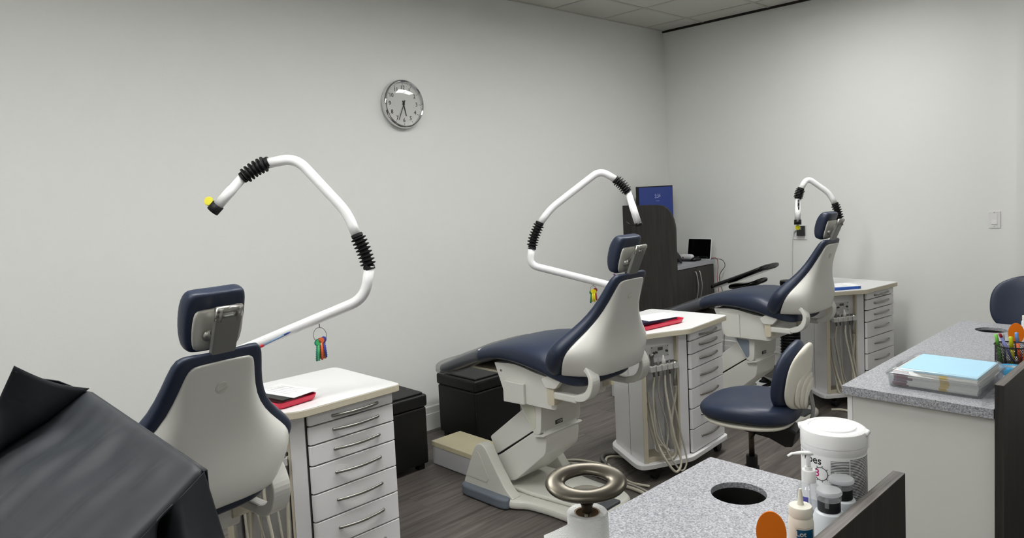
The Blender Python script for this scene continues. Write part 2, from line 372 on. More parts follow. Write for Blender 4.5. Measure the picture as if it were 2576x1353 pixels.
# ------------------------------------------------------------------ wall clock
def wall_clock():
    t = thing('wall_clock', 'round chrome wall clock with white face on the left wall', 'clock', (XL, 2.784, 2.165))
    X = (1, 0, 0)
    lathe('case', [(.10, 0), (.150, .001), (.156, .012), (.156, .034), (.153, .044), (.146, .049), (.140, .046), (.137, .036), (.137, .022)], CHROME, t, 64, axis=X)
    lathe('dial', [(.001, .026), (.138, .026), (.138, .029), (.001, .029)], DIALM, t, 64, axis=X, smooth=False)
    P = lambda r, a, d: (d, r*math.sin(a), r*math.cos(a))
    for h in range(1, 13):
        a = R(30*h); cy, cz = .104*math.sin(a), .104*math.cos(a)
        text('numeral', str(h), .036, INK, t, lambda x, y, cy=cy, cz=cz: (.0296, cy+x, cz+y), bold=True)
    for k in range(60):
        a = R(6*k); l = .010 if k % 5 == 0 else .006; wd = .0016 if k % 5 == 0 else .0005
        d = Vector((0, math.cos(a), -math.sin(a)))*wd; vs = [Vector(P(.133, a, .0296))+d, Vector(P(.133, a, .0296))-d, Vector(P(.133-l, a, .0296))-d, Vector(P(.133-l, a, .0296))+d]
        if k % 5 == 0: mesh('hour_mark', [v for v in vs]+[v+Vector((.0006, 0, 0)) for v in vs], [(0, 1, 2, 3), (4, 5, 6, 7), (0, 1, 5, 4), (1, 2, 6, 5), (2, 3, 7, 6), (3, 0, 4, 7)], INK, t)
    def hand(name, ang, L, tail, w_, d):
        a = R(ang); u = Vector((0, math.sin(a), math.cos(a))); v = Vector((0, math.cos(a), -math.sin(a))); b = Vector((d, 0, 0))
        vs = [b-u*tail-v*w_*.8, b-u*tail+v*w_*.8, b+u*L+v*w_*.6, b+u*L-v*w_*.6]; vs += [q+Vector((.0015, 0, 0)) for q in vs]
        mesh(name, vs, [(0, 1, 2, 3), (4, 5, 6, 7), (0, 1, 5, 4), (1, 2, 6, 5), (2, 3, 7, 6), (3, 0, 4, 7)], INK, t)
    hand('hour_hand', 167, .078, .022, .0045, .032); hand('minute_hand', 203, .112, .026, .0035, .035)
    lathe('hub', [(.001, .03), (.007, .03), (.007, .038), (.001, .038)], INK, t, 16, axis=X)
    # domed glass
    pr = [(.137, .040), (.11, .046), (.08, .050), (.04, .053), (.001, .054), (.001, .052), (.04, .051), (.08, .048), (.11, .044), (.137, .038)]
    lathe('glass', pr, GLASS, t, 48, axis=X)
wall_clock()

# ------------------------------------------------------------------ switch and outlet on the back wall
t = thing('light_switch', 'white rocker light switch plate on the back wall', 'light switch', (-1.274, YB, 1.228))
SWM = mat('switch_plastic', S(216, 215, 214), .4)
prism('plate', rounded([(-.036, -.058), (.036, -.058), (.036, .058), (-.036, .058)], .003), -.006, -.0, SWM, t, 'y', bevel=.0025)
mesh('rocker', [(-.016, -.0065, -.032), (.016, -.0065, -.032), (.016, -.0065, .032), (-.016, -.0065, .032), (-.016, -.013, -.030), (.016, -.013, -.030), (.016, -.0085, .001), (-.016, -.0085, .001), (.016, -.007, .032), (-.016, -.007, .032)],
     [(0, 1, 2, 3), (4, 5, 6, 7), (7, 6, 8, 9), (0, 1, 5, 4), (1, 2, 8, 6, 5), (0, 4, 7, 9, 3), (2, 3, 9, 8)], SWM, t)
for z in (-.048, .048): lathe('screw', [(.001, .006), (.003, .006), (.003, .0072), (.001, .0072)], STEEL, t, 10, (0, 0, z), (0, -1, 0))
t = thing('wall_outlet', 'white double outlet plate with a black charger plugged in, back wall', 'outlet', (-2.627, YB, 1.129))
prism('plate', rounded([(-.059, -.059), (.059, -.059), (.059, .059), (-.059, .059)], .003), -.006, -.0, SWM, t, 'y', bevel=.0025)
box('charger', -.016, .047, -.034, -.0065, -.027, .054, mat('black_charger', S(40, 40, 40), .45), t, bevel=.003)
box('charger_window', .0, .024, -.0355, -.0338, .024, .046, solid(120, 122, 120), t)
lathe('socket_face', [(.001, .006), (.014, .006), (.014, .009), (.001, .009)], SWM, t, 16, (-.036, 0, -.016), (0, -1, 0))
tube('plug', [(-.036, -.008, .012), (-.036, -.03, .012)], .008, HGREY, t)
o = tube('power_cable', spline([(-2.665, 5.745, 1.14), (-2.672, 5.74, 1.09), (-2.69, 5.765, .95), (-2.692, 5.768, .7), (-2.69, 5.768, .5), (-2.69, 5.755, .17), (-2.69, 5.75, .02)]), .0022, solid(205, 203, 198), None, 6)
tag(o, 'thin white cable hanging from the wall outlet', 'cable')

# ------------------------------------------------------------------ carts
TOPPOLY = [(.028, .420), (.030, -.045), (-.003, -.095), (-.115, -.300), (-.175, -.312), (-.475, -.130), (-.490, .0), (-.480, .420)]
BASEPOLY = [(.022, .412), (.022, -.040), (-.008, -.088), (-.118, -.295), (-.165, -.305), (-.460, -.110), (-.478, .0), (-.470, .412)]
DZ = [.102, .231, .346, .456, .566, .647, .721, .768]
def cart(label, loc, rz, hose_seed):
    t = thing('delivery_cart', label, 'cart', (loc[0], loc[1], 0), rz, 'white treatment carts')
    rnd = random.Random(hose_seed)
    # top with cream edge
    tp = prism('cart_top', rounded(TOPPOLY, [.025, .03, .05, .05, .05, .06, .05, .03]), .772, .7985, CREAM, t, bevel=.002)
    prism('top_laminate', rounded([(x*.995-.001, y*.995) for x, y in TOPPOLY], [.025, .03, .05, .05, .05, .06, .05, .03]), .7985, .8005, LAMTOP, tp)
    bs = prism('base_board', rounded(BASEPOLY, [.04, .04, .04, .06, .06, .06, .05, .04]), .072, .099, LAM, t, bevel=.004)
    # drawer case
    box('drawer_case', -.46, -.016, 0.004, .386, .100, .771, LAM, t)
    box('case_shadow_board', -.0158, -.0122, .0002, .3895, .100, .771, GAPD, t)  # dark sheet added behind the drawer fronts; shade of the gaps as colour
    # post between drawers and bay, bay sides and back
    prism('bay_post', [(-.012, -.006), (-.02, -.006), (-.09, -.006), (-.07, -.05), (-.032, -.058)], .100, .771, LAM, t)
    mesh_edge = [(-.036, -.058), (-.066, -.042), (-.070, -.050), (-.040, -.066)]
    prism('bay_edge', mesh_edge, .100, .771, CREAM, t)
    prism('bay_back', [(-.16, -.012), (-.262, -.155), (-.27, -.149), (-.168, -.006)], .100, .62, LAM, t)
    prism('control_panel', [(-.064, -.052), (-.136, -.236), (-.148, -.231), (-.076, -.047)], .628, .76, LAM, t)
    prism('bay_floor', [(-.075, -.062), (-.14, -.238), (-.262, -.165), (-.165, -.015)], .0995, .106, CREAM, t)
    prism('bay_toe_rail', [(-.050, -.078), (-.128, -.262), (-.138, -.258), (-.060, -.074)], .100, .122, CREAM, t)
    # left side: edge strip and two panels with a dark seam
    prism('bay_edge', [(-.118, -.258), (-.134, -.272), (-.15, -.262), (-.14, -.244)], .100, .771, CREAM, t)
    prism('side_panel', [(-.136, -.273), (-.262, -.204), (-.252, -.186), (-.142, -.246)], .100, .771, LAM, t)
    prism('seam_strip', [(-.2625, -.2025), (-.266, -.2005), (-.258, -.186), (-.2545, -.188)], .100, .771, GAPD, t)
    prism('side_panel', [(-.2665, -.2), (-.435, -.088), (-.46, .004), (-.425, .004), (-.26, -.18)], .100, .771, LAM, t)
    # drawers
    for i in range(7):
        z0, z1 = DZ[i]+.003, DZ[i+1]-.003
        d = prism('drawer', rounded([(-.012, .003), (.006, .003), (.006, .389), (-.012, .389)], [0, .014, .004, 0], 4), z0, z1, LAM, t, bevel=.0015)
        zc = z0+(z1-z0)*(.55 if i < 6 else .45); y0, y1 = .105, .312
        pts = [(.006, y0, zc), (.012, y0+.004, zc), (.022, y0+.05, zc), (.027, (y0+y1)/2, zc), (.022, y1-.05, zc), (.012, y1-.004, zc), (.006, y1, zc)]
        tube('handle', spline(pts, 5), .0048, STEEL, d, 8, sy=1.25)
    # control plate with knobs and gauge on the bay panel
    A = Vector((-.064, -.052, 0)); D = (Vector((-.136, -.236, 0))-A).normalized(); N = Vector((-D.y, D.x, 0));
    if N.x < 0: N = -N
    def bp(s, d, z): q = A+D*s+N*d; return (q.x, q.y, z)
    def bbox(name, s0, s1, d0, d1, z0, z1, mt_, par, **k):
        vs = [bp(s, d, z) for s in (s0, s1) for d in (d0, d1) for z in (z0, z1)]
        return mesh(name, vs, [(0, 1, 3, 2), (4, 6, 7, 5), (0, 4, 5, 1), (2, 3, 7, 6), (0, 2, 6, 4), (1, 5, 7, 3)], mt_, par, **k)
    cp = bbox('control_plate', .04, .155, .0005, .003, .655, .715, mat('cart_plate', S(206, 206, 204), .35), t)
    bbox('gauge', .08, .112, .0032, .007, .692, .708, solid(92, 92, 88), cp, bevel=.001)
    for s, z in ((.055, .684), (.125, .684), (.14, .682)): lathe('knob', [(.001, 0), (.006, 0), (.006, .010), (.002, .011), (.001, .011)], solid(70, 70, 70), cp, 12, bp(s, .003, z), N)
    for s in (.044, .151):
        for z in (.659, .711): lathe('screw', [(.001, 0), (.0025, 0), (.0025, .002), (.001, .002)], INK, cp, 8, bp(s, .003, z), N)
    # handpiece holders on a bar
    bbox('holder_bar', .0, .2, .012, .022, .604, .618, HGREY, t, bevel=.003)
    hz = .61
    TOOLS = [.178, .140, .102, .064, .026]
    for j, s in enumerate(TOOLS):
        h = prism('holder', [(0, 0)]*3 if False else rounded([(bp(s-.016, .020, 0)[0], bp(s-.016, .020, 0)[1]), (bp(s+.016, .020, 0)[0], bp(s+.016, .020, 0)[1]), (bp(s+.017, .05, 0)[0], bp(s+.017, .05, 0)[1]), (bp(s-.017, .05, 0)[0], bp(s-.017, .05, 0)[1])], .006, 3), .592, .622, HGREY, t, bevel=.002)
        lean = [.012, .004, .006, .003, -.012][j]; L = [.062, .038, .052, .026, .016][j]; r = [.010, .0075, .0105, .006, .014][j]
        b0 = Vector(bp(s-lean, .036, hz-.045)); b1 = Vector(bp(s+lean*.4, .038, hz+.01+L))
        if j in (0,):
            hp = tube('syringe', [b0, b0.lerp(b1, .5), b0.lerp(b1, .8), b1, b1+N*.012], [.006, .007, .0095, .012, .010], GREYM, t, 12)
            tube('nozzle', [b1+N*.006, b1+N*.014+Vector((0, 0, .006))], .004, CHROME, hp, 8)
        elif j == 4:
            hp = tube('suction_valve', [Vector(bp(s+.012, .044, .50)), Vector(bp(s+.010, .042, .545)), Vector(bp(s+.002, .040, .58)), Vector(bp(s, .038, .628))], [.008, .006, .0075, .013], ALU, t, 12)
            lathe('tip_socket', [(.001, .0), (.008, .0), (.008, .003), (.001, .003)], INK, hp, 12, bp(s, .038, .627))
        else:
            hp = tube('handpiece', [b0, b0.lerp(b1, .45), b0.lerp(b1, .46), b0.lerp(b1, .8), b0.lerp(b1, .82), b1], [r*.7, r*.8, r*1.1, r*1.05, r*.55, r*.5], GREYM if j != 2 else HGREY, t, 12)
        # hose of this tool: drops, loops low, returns into the cart
        q0 = b0 if j != 4 else Vector(bp(s+.012, .044, .50)); low = [.135, .16, .045, .05, .10][j] + rnd.uniform(-.02, .02); sw = rnd.uniform(-.035, .035)
        m_ = .5*(s+.09)
        if j in (2, 3): pts = [q0, bp(s-.004, .045, .47), bp(s-.03+sw*.3, .07, .25), bp(s-.045, .10, low+.05), bp(s-.005, .11, low), bp(s+.035, .09, low+.05), bp(s+.05, .03, .2), bp(s+.05, -.02, .34), bp(s+.045, -.052, .46)]
        else: pts = [q0, bp(s-.006, .03, .46), bp(m_+sw, .035, .27), bp(m_-.01, .045, low+.03), bp(.095, .05, low), bp(.135-sw, .035, low+.02), bp(.15, .0, .2), bp(.155, -.035, .3), bp(.15+sw*.3, -.052, .4)]
        tube('hose', spline(pts, 6), [.0052, .0042, .0065, .0048, .0075][j], HOSE if j % 2 == 0 else HOSEG, t, 8)
    # casters
    for (x, y) in ((-.03, .36), (-.42, .36), (-.40, -.04), (-.12, -.20)):
        cs = tube('caster', [(x-.014, y, .0305), (x+.014, y, .0305)], .03, BPLAS, t, 16); es(cs)
        box('caster_fork', x-.018, x+.018, y-.012, y+.012, .05, .0725, BPLAS, cs)
    return t
cart('white drawer cart beside the grey drape, red tray of papers on top', (-2.500, 1.280), R(1.2), 1)
cart('white drawer cart with hanging hoses between the blue dental chairs', (-2.146, 3.347), R(4.6), 2)
cart('white drawer cart near the back wall, blue folder on its top', (-1.876, 5.114), R(-6.2), 3)

# ------------------------------------------------------------------ lamp arms on the carts
def bellows(name, pts, r0, r1, n, parent):
    P = [Vector(p) for p in pts]; P = spline(P, 12); L = [0]
    for a, b in zip(P, P[1:]): L.append(L[-1]+(b-a).length)
    def at(s):
        for i in range(len(L)-1):
            if L[i+1] >= s: f = (s-L[i])/max(1e-9, L[i+1]-L[i]); return P[i].lerp(P[i+1], f)
        return P[-1]
    tot = L[-1]; pp = []; rr = []; c0 = tot*.1
    pp += [at(0), at(c0)]; rr += [r0*1.12, r0*1.12]
    for k in range(n):
        a = c0+(tot-2*c0)*(k+.25)/n; b = c0+(tot-2*c0)*(k+.5)/n; c = c0+(tot-2*c0)*(k+.75)/n; d = c0+(tot-2*c0)*(k+1)/n
        pp += [at(a), at(b), at(c), at(d)]; rr += [r0*.88, r1*.97, r1, r0*.88]
    pp += [at(tot-c0*.8), at(tot)]; rr += [r0*1.12, r0*1.12]
    o = tube(name, pp, rr, RUB, parent, 16); return o
TR = .0205
def lamp(label, base, arm, bel1, up, bel2, head, extra):
    t = thing('lamp_arm', label, 'lamp arm', base, 0, 'white lamp arms on the carts'); B = Vector(base)
    rel = lambda pts: [Vector(p)-B for p in pts]
    lathe('flange', [(.001, 0), (.045, 0), (.045, .008), (.03, .014), (.024, .03), (.001, .03)], WTUBE, t, 24)
    tube('lower_arm', fillet(rel(arm), .13, 8), TR, WTUBE, t, 16)
    es(bellows('bellows', rel(bel1), TR, TR*1.5, 8, t), 25)
    tube('upper_arm', fillet(rel(up), [0]+[.1]*9, 8), TR*.97, WTUBE, t, 16)
    es(bellows('bellows', rel(bel2), TR, TR*1.55, 6, t), 25)
    h = rel(head); a, b = h
    hd = tube('lamp_head', [a, a.lerp(b, .42), a.lerp(b, .425), b], [TR*.9, TR*.9, TR*.98, TR*.98], WTUBE, t, 16)
    extra(t, hd, a, b)
    return t
def ex1(t, hd, a, b):
    d = (b-a).normalized(); tube('end_cap', [b-d*.004, b+d*.03], TR*1.18, RUB, t, 16)
    y = b+d*.005+Vector((-.025, -.02, .022))
    lathe('finger_clip', [(.004, -.004), (.016, -.004), (.018, 0), (.016, .004), (.004, .004)], YEL, hd, 20, y, (.7, -.6, .2))
lamp('white lamp arm reaching left over the nearest cart, yellow clip at its tip', (-2.805, 1.115, .8005),
     [(-2.805, 1.115, .81), (-2.795, 1.085, .985), (-2.71, 1.173, 1.025), (-2.408, 1.508, 1.19), (-2.396, 1.53, 1.315)],
     [(-2.397, 1.53, 1.30), (-2.411, 1.519, 1.37), (-2.433, 1.503, 1.44)],
     [(-2.432, 1.504, 1.432), (-2.460, 1.484, 1.524), (-2.600, 1.359, 1.745), (-2.678, 1.278, 1.728)],
     [(-2.672, 1.284, 1.734), (-2.710, 1.243, 1.71), (-2.743, 1.204, 1.676)], [(-2.741, 1.207, 1.68), (-2.808, 1.127, 1.575)], ex1)
def ex2(t, hd, a, b):
    d = (b-a).normalized(); tube('end_cap', [b-d*.004, b+d*.014], TR*1.08, BPLAS, t, 16)
    tube('latch', [b+d*.008, b+d*.01+Vector((-.03, -.03, -.0)), b+Vector((-.045, -.046, .012))], .004, BPLAS, hd, 8)
lamp('white lamp arm rising left of the middle chair, dark clamp at its tip', (-2.423, 3.215, .8005),
     [(-2.423, 3.215, .81), (-2.41, 3.222, .985), (-2.484, 3.147, 1.026), (-2.812, 2.822, 1.165), (-2.803, 2.837, 1.262)],
     [(-2.803, 2.837, 1.25), (-2.798, 2.85, 1.31), (-2.774, 2.882, 1.398)],
     [(-2.776, 2.88, 1.39), (-2.735, 2.93, 1.469), (-2.548, 3.144, 1.668), (-2.486, 3.203, 1.610)],
     [(-2.492, 3.198, 1.616), (-2.466, 3.222, 1.584), (-2.440, 3.245, 1.54)], [(-2.442, 3.244, 1.546), (-2.398, 3.270, 1.365)], ex2)
def ex3(t, hd, a, b):
    d = (b-a).normalized(); tube('end_cap', [b-d*.004, b+d*.03], TR*1.2, BPLAS, t, 16)
    c = b+d*.05; lathe('finger_clip', [(.004, -.004), (.014, -.005), (.018, 0), (.014, .005), (.004, .005)], YEL, hd, 20, c, (.7, -.7, .1))
    q = a.lerp(b, .3); n = Vector((.66, -.73, 0))
    o = tube('switch_pad', [q+n*.012-d*.035, q+n*.012+d*.035], .012, BPLAS, hd, 4, up=n)
    for k in (-.015, .012): lathe('button', [(.001, 0), (.005, 0), (.005, .003), (.001, .003)], solid(150, 150, 150), hd, 10, q+n*.0205+d*k, n)
lamp('white lamp arm behind the far chair headrest, pointing straight down', (-2.19, 5.018, .8005),
     [(-2.19, 5.018, .81), (-2.19, 5.018, .98), (-2.105, 5.145, 1.13), (-2.073, 5.19, 1.25)],
     [(-2.072, 5.189, 1.225), (-2.080, 5.19, 1.30), (-2.1, 5.177, 1.385)],
     [(-2.099, 5.178, 1.378), (-2.13, 5.152, 1.458), (-2.240, 5.055, 1.572), (-2.269, 5.012, 1.49)],
     [(-2.266, 5.015, 1.50), (-2.276, 5.003, 1.462), (-2.281, 4.993, 1.425)], [(-2.281, 4.993, 1.433), (-2.278, 4.978, 1.275)], ex3)

# ring of colour sticks hanging from the arms
def stick_ring(label, top, cols, r=.026, nrm=(.7, -.7, 0), n_l=.05):
    t = thing('shade_key_ring', label, 'key ring', top)
    tube('hook', [(0, 0, .002), (0, 0, -.012)], .0022, STEEL, t, 8)
    ring('split_ring', (0, 0, -.012-r), r, .0014, STEEL, t, nrm, 28, 6, ax=.85)
    ax = Vector((-nrm[1], nrm[0], 0)).normalized()
    for k, c in enumerate(cols):
        f = (k+.5)/len(cols)-.5; x = f*.030; m_ = solid(*c)
        cpos = ax*x+Vector((0, 0, -.012-2*r+.004+.012*f+.004*(k % 2)))+Vector(nrm)*(.004*(k % 3-1))
        s = lathe('ligature_stick', [(.004, -.0022), (.0115, -.0022), (.0115, .0022), (.004, .0022)], m_, t, 14, cpos, nrm)
        b0 = cpos+Vector((0, 0, -.009)); b1 = b0+Vector((ax.x*x*.5, ax.y*x*.5, -n_l))
        tube('stem', [b0, b0.lerp(b1, .5), b1], [.0045, .0048, .004], m_, s, 6)
        for q in range(6):
            c2 = b0.lerp(b1, .1+.15*q); tube('tooth', [c2-ax*.0065, c2+ax*.0065], .0014, m_, s, 5)
stick_ring('ring of green, black, red and orange sticks under the nearest lamp arm', (-2.53, 1.373, 1.098), [(26, 130, 112), (30, 120, 100), (70, 176, 110), (18, 18, 24), (196, 48, 52), (226, 108, 60), (232, 160, 60), (66, 74, 160)], r=.030, n_l=.062)
stick_ring('ring of red and yellow sticks under the lamp arm of the middle chair', (-2.566, 3.066, 1.045), [(40, 110, 70), (226, 214, 40), (214, 200, 30), (178, 40, 70)], r=.018, n_l=.05)
# pens resting on the arms
def pen(label, a, b, body, tip, clip_end):
    t = thing('pen', label, 'pen', a); d = Vector(b)-Vector(a); z = Vector((0, 0, 0))
    tube('barrel', [z, d*.78], .0042, body, t, 8); tube('point', [d*.78, d*.9, d], [.0042, .0035, .001], tip, t, 8)
    tube('cap', [-d*.2, d*.06, d*.1], [.0055, .0058, .005], clip_end, t, 8)
pen('blue ballpoint pen with red end lying along the nearest lamp arm', (-2.666, 1.196, 1.028), (-2.586, 1.282, 1.079), mat('pen_barrel', S(150, 180, 216), .2, trans=.4), solid(40, 70, 150), solid(196, 30, 40))
pen('purple capped pen stuck behind the lamp arm of the middle chair', (-2.49, 3.165, 1.085), (-2.47, 3.185, 1.05), solid(150, 140, 170), solid(120, 110, 140), solid(84, 36, 84))

# ------------------------------------------------------------------ dental chairs
def dental_chair(label, loc, rz, base_rz, insert, variant):
    t = thing('dental_chair', label, 'dental chair', (loc[0], loc[1], 0), rz, 'navy and white dental chairs')
    cb, sb = math.cos(base_rz), math.sin(base_rz)
    def rb(pts, dv=.03): return [(x*cb-(y+dv)*sb, x*sb+(y+dv)*cb, z) for x, y, z in pts]
    def bprism(name, poly, h0, h1, mt_, par, axis='z', **k):
        o = prism(name, poly, h0, h1, mt_, par, axis, **k)
        for v in o.data.vertices: v.co = rb([tuple(v.co)])[0]
        return o
    # floor base: flat foot with rounded ends, bumpers at the wide end
    half = [(-.62, .0), (-.62, .20), (-.58, .245), (-.27, .265), (-.215, .25), (-.17, .215), (-.05, .20), (.12, .20), (.20, .15), (.215, 0)]
    poly = [(x, -y) for x, y in half]+[(x, y) for x, y in reversed(half[1:-1])]
    ft = bprism('base_foot', rounded(poly, .04, 4), .004, .05, PLASTG, t, bevel=.018, bseg=3)
    bprism('base_deck', rounded([(-.56, -.15), (-.2, -.16), (.1, -.13), (.15, 0), (.1, .13), (-.2, .16), (-.56, .15)], .05, 4), .05, .072, PLASTG, t, bevel=.014, bseg=3)
    for s in (-1, 1):
        q = [(-.605, s*.19), (-.60, s*.262), (-.56, s*.284), (-.28, s*.288), (-.24, s*.27), (-.27, s*.2)]
        bprism('bumper', rounded(q, .03, 4), .003, .058, BLUEGR, t, bevel=.014, bseg=3)
        # cheek: upright triangular bracket
        ck = bprism('cheek_bracket', rounded([(-.60, .045), (-.50, .27), (-.46, .292), (-.42, .28), (-.36, .19), (-.28, .085), (-.22, .045)], .03, 4), s*.185 if s > 0 else -.245, .245 if s > 0 else -.185, PLASTG, t, 'y', bevel=.012, bseg=3)
        bprism('bracket_inset', rounded([(-.565, .10), (-.49, .245), (-.47, .245), (-.40, .12), (-.415, .095)], .015, 3), (.2455 if s > 0 else -.2475), (.2475 if s > 0 else -.2455), PLASTG, ck, 'y')
    # pedal at the rear end of the foot
    bprism('foot_pedal', rounded([(.13, -.08), (.2, -.08), (.2, .06), (.13, .06)], .01), .045, .062, mat('pedal_grey', S(70, 72, 76), .5), t, bevel=.004)
    # lifting arm in two covers with a dark seam
    prism('lift_arm', rounded([(-.47, .300), (-.425, .215), (-.10, .432), (-.10, .50), (-.15, .548)], .012, 3), -.125, .125, PLAST, t, 'y', bevel=.008)
    prism('arm_seam', [(-.432, .222), (-.425, .208), (-.102, .424), (-.104, .438)], -.119, .119, GAPD, t, 'y')
    prism('lift_arm', rounded([(-.425, .202), (-.385, .085), (-.30, .105), (-.085, .285), (-.072, .37), (-.10, .425)], .02, 3), -.127, .127, PLAST, t, 'y', bevel=.010)
    # column box with slanted front, carrying the label
    col = prism('column_box', rounded([(-.235, .545), (-.075, .545), (-.085, .395), (-.125, .382)], [.01, .02, .03, .03], 4), -.152, .152, PLAST, t, 'y', bevel=.022, bseg=3)
    prism('column_lip', rounded([(-.14, .385), (-.075, .393), (-.068, .385), (-.13, .372)], .003, 2), -.15, .15, PLAST, t, 'y', bevel=.003)
    for s in (-1, 1): prism('column_inset', rounded([(-.21, .53), (-.115, .53), (-.115, .42), (-.135, .405)], .015, 4), s*.1525-.001, s*.1525+.0012, insert, col, 'y')
    st = box('stop_sticker', -.0825, -.0793, -.045, .008, .418, .438, solid(58, 58, 58), col)
    text('stop_lettering', 'STOP', .016, solid(206, 206, 200), st, lambda x, y: (-.0788, -.014+x, .428+y), bold=True)
    # seat frame
    fr = prism('seat_frame', rounded([(-.345, .725), (-.275, .555), (-.26, .545), (.045, .547), (.06, .56), (.066, .66), (.03, .70), (-.06, .705), (-.2, .735)], [.005, .005, .01, .02, .03, .04, .03, .05, .05], 4), -.19, .19, PLAST, t, 'y', bevel=.028, bseg=4)
    for s in (-1, 1):
        a, b = (-.2065, -.187) if s < 0 else (.187, .2065)
        if variant == 0:
            prism('frame_panel', rounded([(-.276, .648), (-.276, .54), (-.135, .545), (-.135, .648)], .006), a, b, PLAST, fr, 'y', bevel=.004)
        else:
            prism('frame_panel', rounded([(-.31, .66), (-.25, .545), (-.155, .548), (-.155, .70), (-.30, .705)], .006), a*.97, b*.97, PLAST, fr, 'y', bevel=.003)
        lathe('screw_cap', [(.001, 0), (.006, 0), (.006, .002), (.001, .002)], solid(110, 108, 100), fr, 12, (-.30, s*.19, .69), (0, s, 0))
        # cream slot plate where the arm bar enters
        prism('slot_plate', rounded([(.03, .685), (.068, .69), (.072, .58), (.03, .578)], .012, 3), (.16 if s > 0 else -.2215), (.2215 if s > 0 else -.16), CREAM, fr, 'y', bevel=.006)
    # seat and leg cushion
    ST = [(-.795, .612, .652, .165), (-.785, .60, .660, .185), (-.76, .594, .668, .196), (-.62, .645, .728, .205), (-.45, .708, .79, .218), (-.34, .736, .826, .232), (-.22, .742, .852, .248), (-.1, .728, .864, .258), (.02, .705, .852, .262), (.10, .685, .80, .252), (.16, .672, .762, .235), (.20, .670, .748, .2), (.216, .680, .738, .17), (.220, .688, .73, .15)]
    rings = []
    for u, z0, z1, hw in ST: rings.append([(u, a, b) for a, b in sup(hw, (z1-z0)/2, 3.4, 28, 0, (z0+z1)/2)])
    loft('seat_cushion', rings, NAVY, t, sub=1)
    # vinyl sleeve over the foot end
    rings = []
    for u, z0, z1, hw in [(-.815, .600, .664, .18), (-.80, .588, .672, .198)]+[(u, z0-.006, z1+.006, hw+.007) for u, z0, z1, hw in ST[2:5]]+[(-.435, .705, .802, .226)]:
        rings.append([(u, a, b) for a, b in sup(hw, (z1-z0)/2, 3.4, 28, 0, (z0+z1)/2)])
    loft('foot_sleeve', rings, SLEEVE, t)
    box('leg_board', -.60, -.33, -.12, .12, .648, .66, CREAM, t, bevel=.003).rotation_euler = (0, 0, 0)
    # backrest: shell + cushion in a leaning frame
    def bk(w_, v, n): # w_ height on the shell line, n offset towards the sitter
        u0 = .202+.528*(w_-.861); return (u0-.884*n, v, w_+.467*n)
    PW = [(1.163, .070), (1.157, .088), (1.14, .098), (1.10, .108), (1.03, .130), (.97, .172), (.92, .226), (.88, .272), (.85, .290), (.82, .288), (.79, .276), (.76, .262), (.742, .252), (.734, .232)]
    BU = [(1.17, 0), (1.10, .012), (1.0, .036), (.92, .066), (.85, .102), (.80, .130), (.75, .152)]
    def bulge(w_):
        for (w0, b0), (w1, b1) in zip(BU, BU[1:]):
            if w_ >= w1: return b0+(b1-b0)*max(0, (w0-w_))/(w0-w1)
        return BU[-1][1]
    rings = []
    for w_, hw in PW:
        rg = []
        for a, b in sup(hw, 1, 5, 32):
            k = (1-b)/2; q = bk(w_, a, -.001); rg.append((q[0]+k*(.020+bulge(w_)*(1-abs(a/hw)**5.5)), q[1], q[2]))
        rings.append(rg)
    shell = loft('back_shell', rings, PLAST, t, sub=1)
    kn = Vector((.94, 0, -.34)); kp = Vector(bk(1.085, 0, -.001))+Vector((.0355, 0, 0))
    kb = lathe('recline_knob', [(.001, -.008), (.018, -.008), (.018, .0015), (.017, .0025), (.001, .0025)], PLASTG, t, 24, kp+Vector((0, -.0, 0)), kn)
    kr = box('knob_grip', -.014, .014, -.0035, .0035, 0, .006, PLASTG, kb, bevel=.002)
    kr.matrix_local = Matrix.Translation(kp) @ (kn.normalized().to_track_quat('Z', 'Y').to_matrix().to_4x4()) @ Matrix.Rotation(R(30), 4, 'Z')
    CW = [(1.190, .085, .0, .0), (1.184, .112, .022, -.010), (1.165, .128, .035, -.014), (1.10, .142, .038, -.015), (1.03, .165, .042, -.018), (.97, .208, .052, -.02), (.92, .262, .066, -.02), (.88, .308, .080, -.02), (.85, .326, .088, -.02), (.82, .324, .094, -.018), (.78, .308, .10, -.014), (.745, .288, .10, -.008), (.722, .262, .088, .005), (.712, .23, .07, .02)]
    rings = []
    for w_, hw, nf, nb in CW:
        rings.append([bk(w_, a, (nf+nb)/2+b*max(.006, (nf-nb)/2)-(.012*(1-(a/hw)**2) if b > 0 else 0)) for a, b in sup(hw, 1, 3.6, 28)])
    loft('back_cushion', rings, NAVY, t, sub=1)
    for s in (-1, 1):
        # hinge ear and looping side arm of the shell
        wing = [(.035, .742), (.052, .712), (.085, .712), (.112, .745), (.15, .772), (.225, .778), (.262, .768), (.280, .735), (.272, .695), (.245, .664), (.192, .652), (.192, .622), (.245, .628), (.280, .652), (.300, .695), (.302, .735), (.275, .785), (.22, .83), (.15, .825), (.10, .80)]
        prism('side_wing', rounded(wing, .02, 3), s*.196-.030, s*.196+.030, PLAST, shell, 'y', bevel=.013, bseg=3)
        lathe('hinge_disc', [(.001, 0), (.016, 0), (.016, .003), (.001, .003)], PLASTG, shell, 18, (.066, s*.2258, .735), (0, s, 0))
        box('loop_bar', .045, .20, s*.2-.018, s*.2+.018, .612, .646, PLAST, t, bevel=.006)
        prism('seat_wing', rounded([(.0, .70), (.02, .662), (.085, .662), (.118, .70), (.128, .745), (.09, .742)], .012, 3), s*.215-.014, s*.215+.014, PLAST, fr, 'y', bevel=.006)
    # head rest on a flat stem
    e1 = Vector((.072, 0, .165)).normalized(); n1 = Vector((e1.z, 0, -e1.x)); p0 = Vector((.355, 0, 1.148))
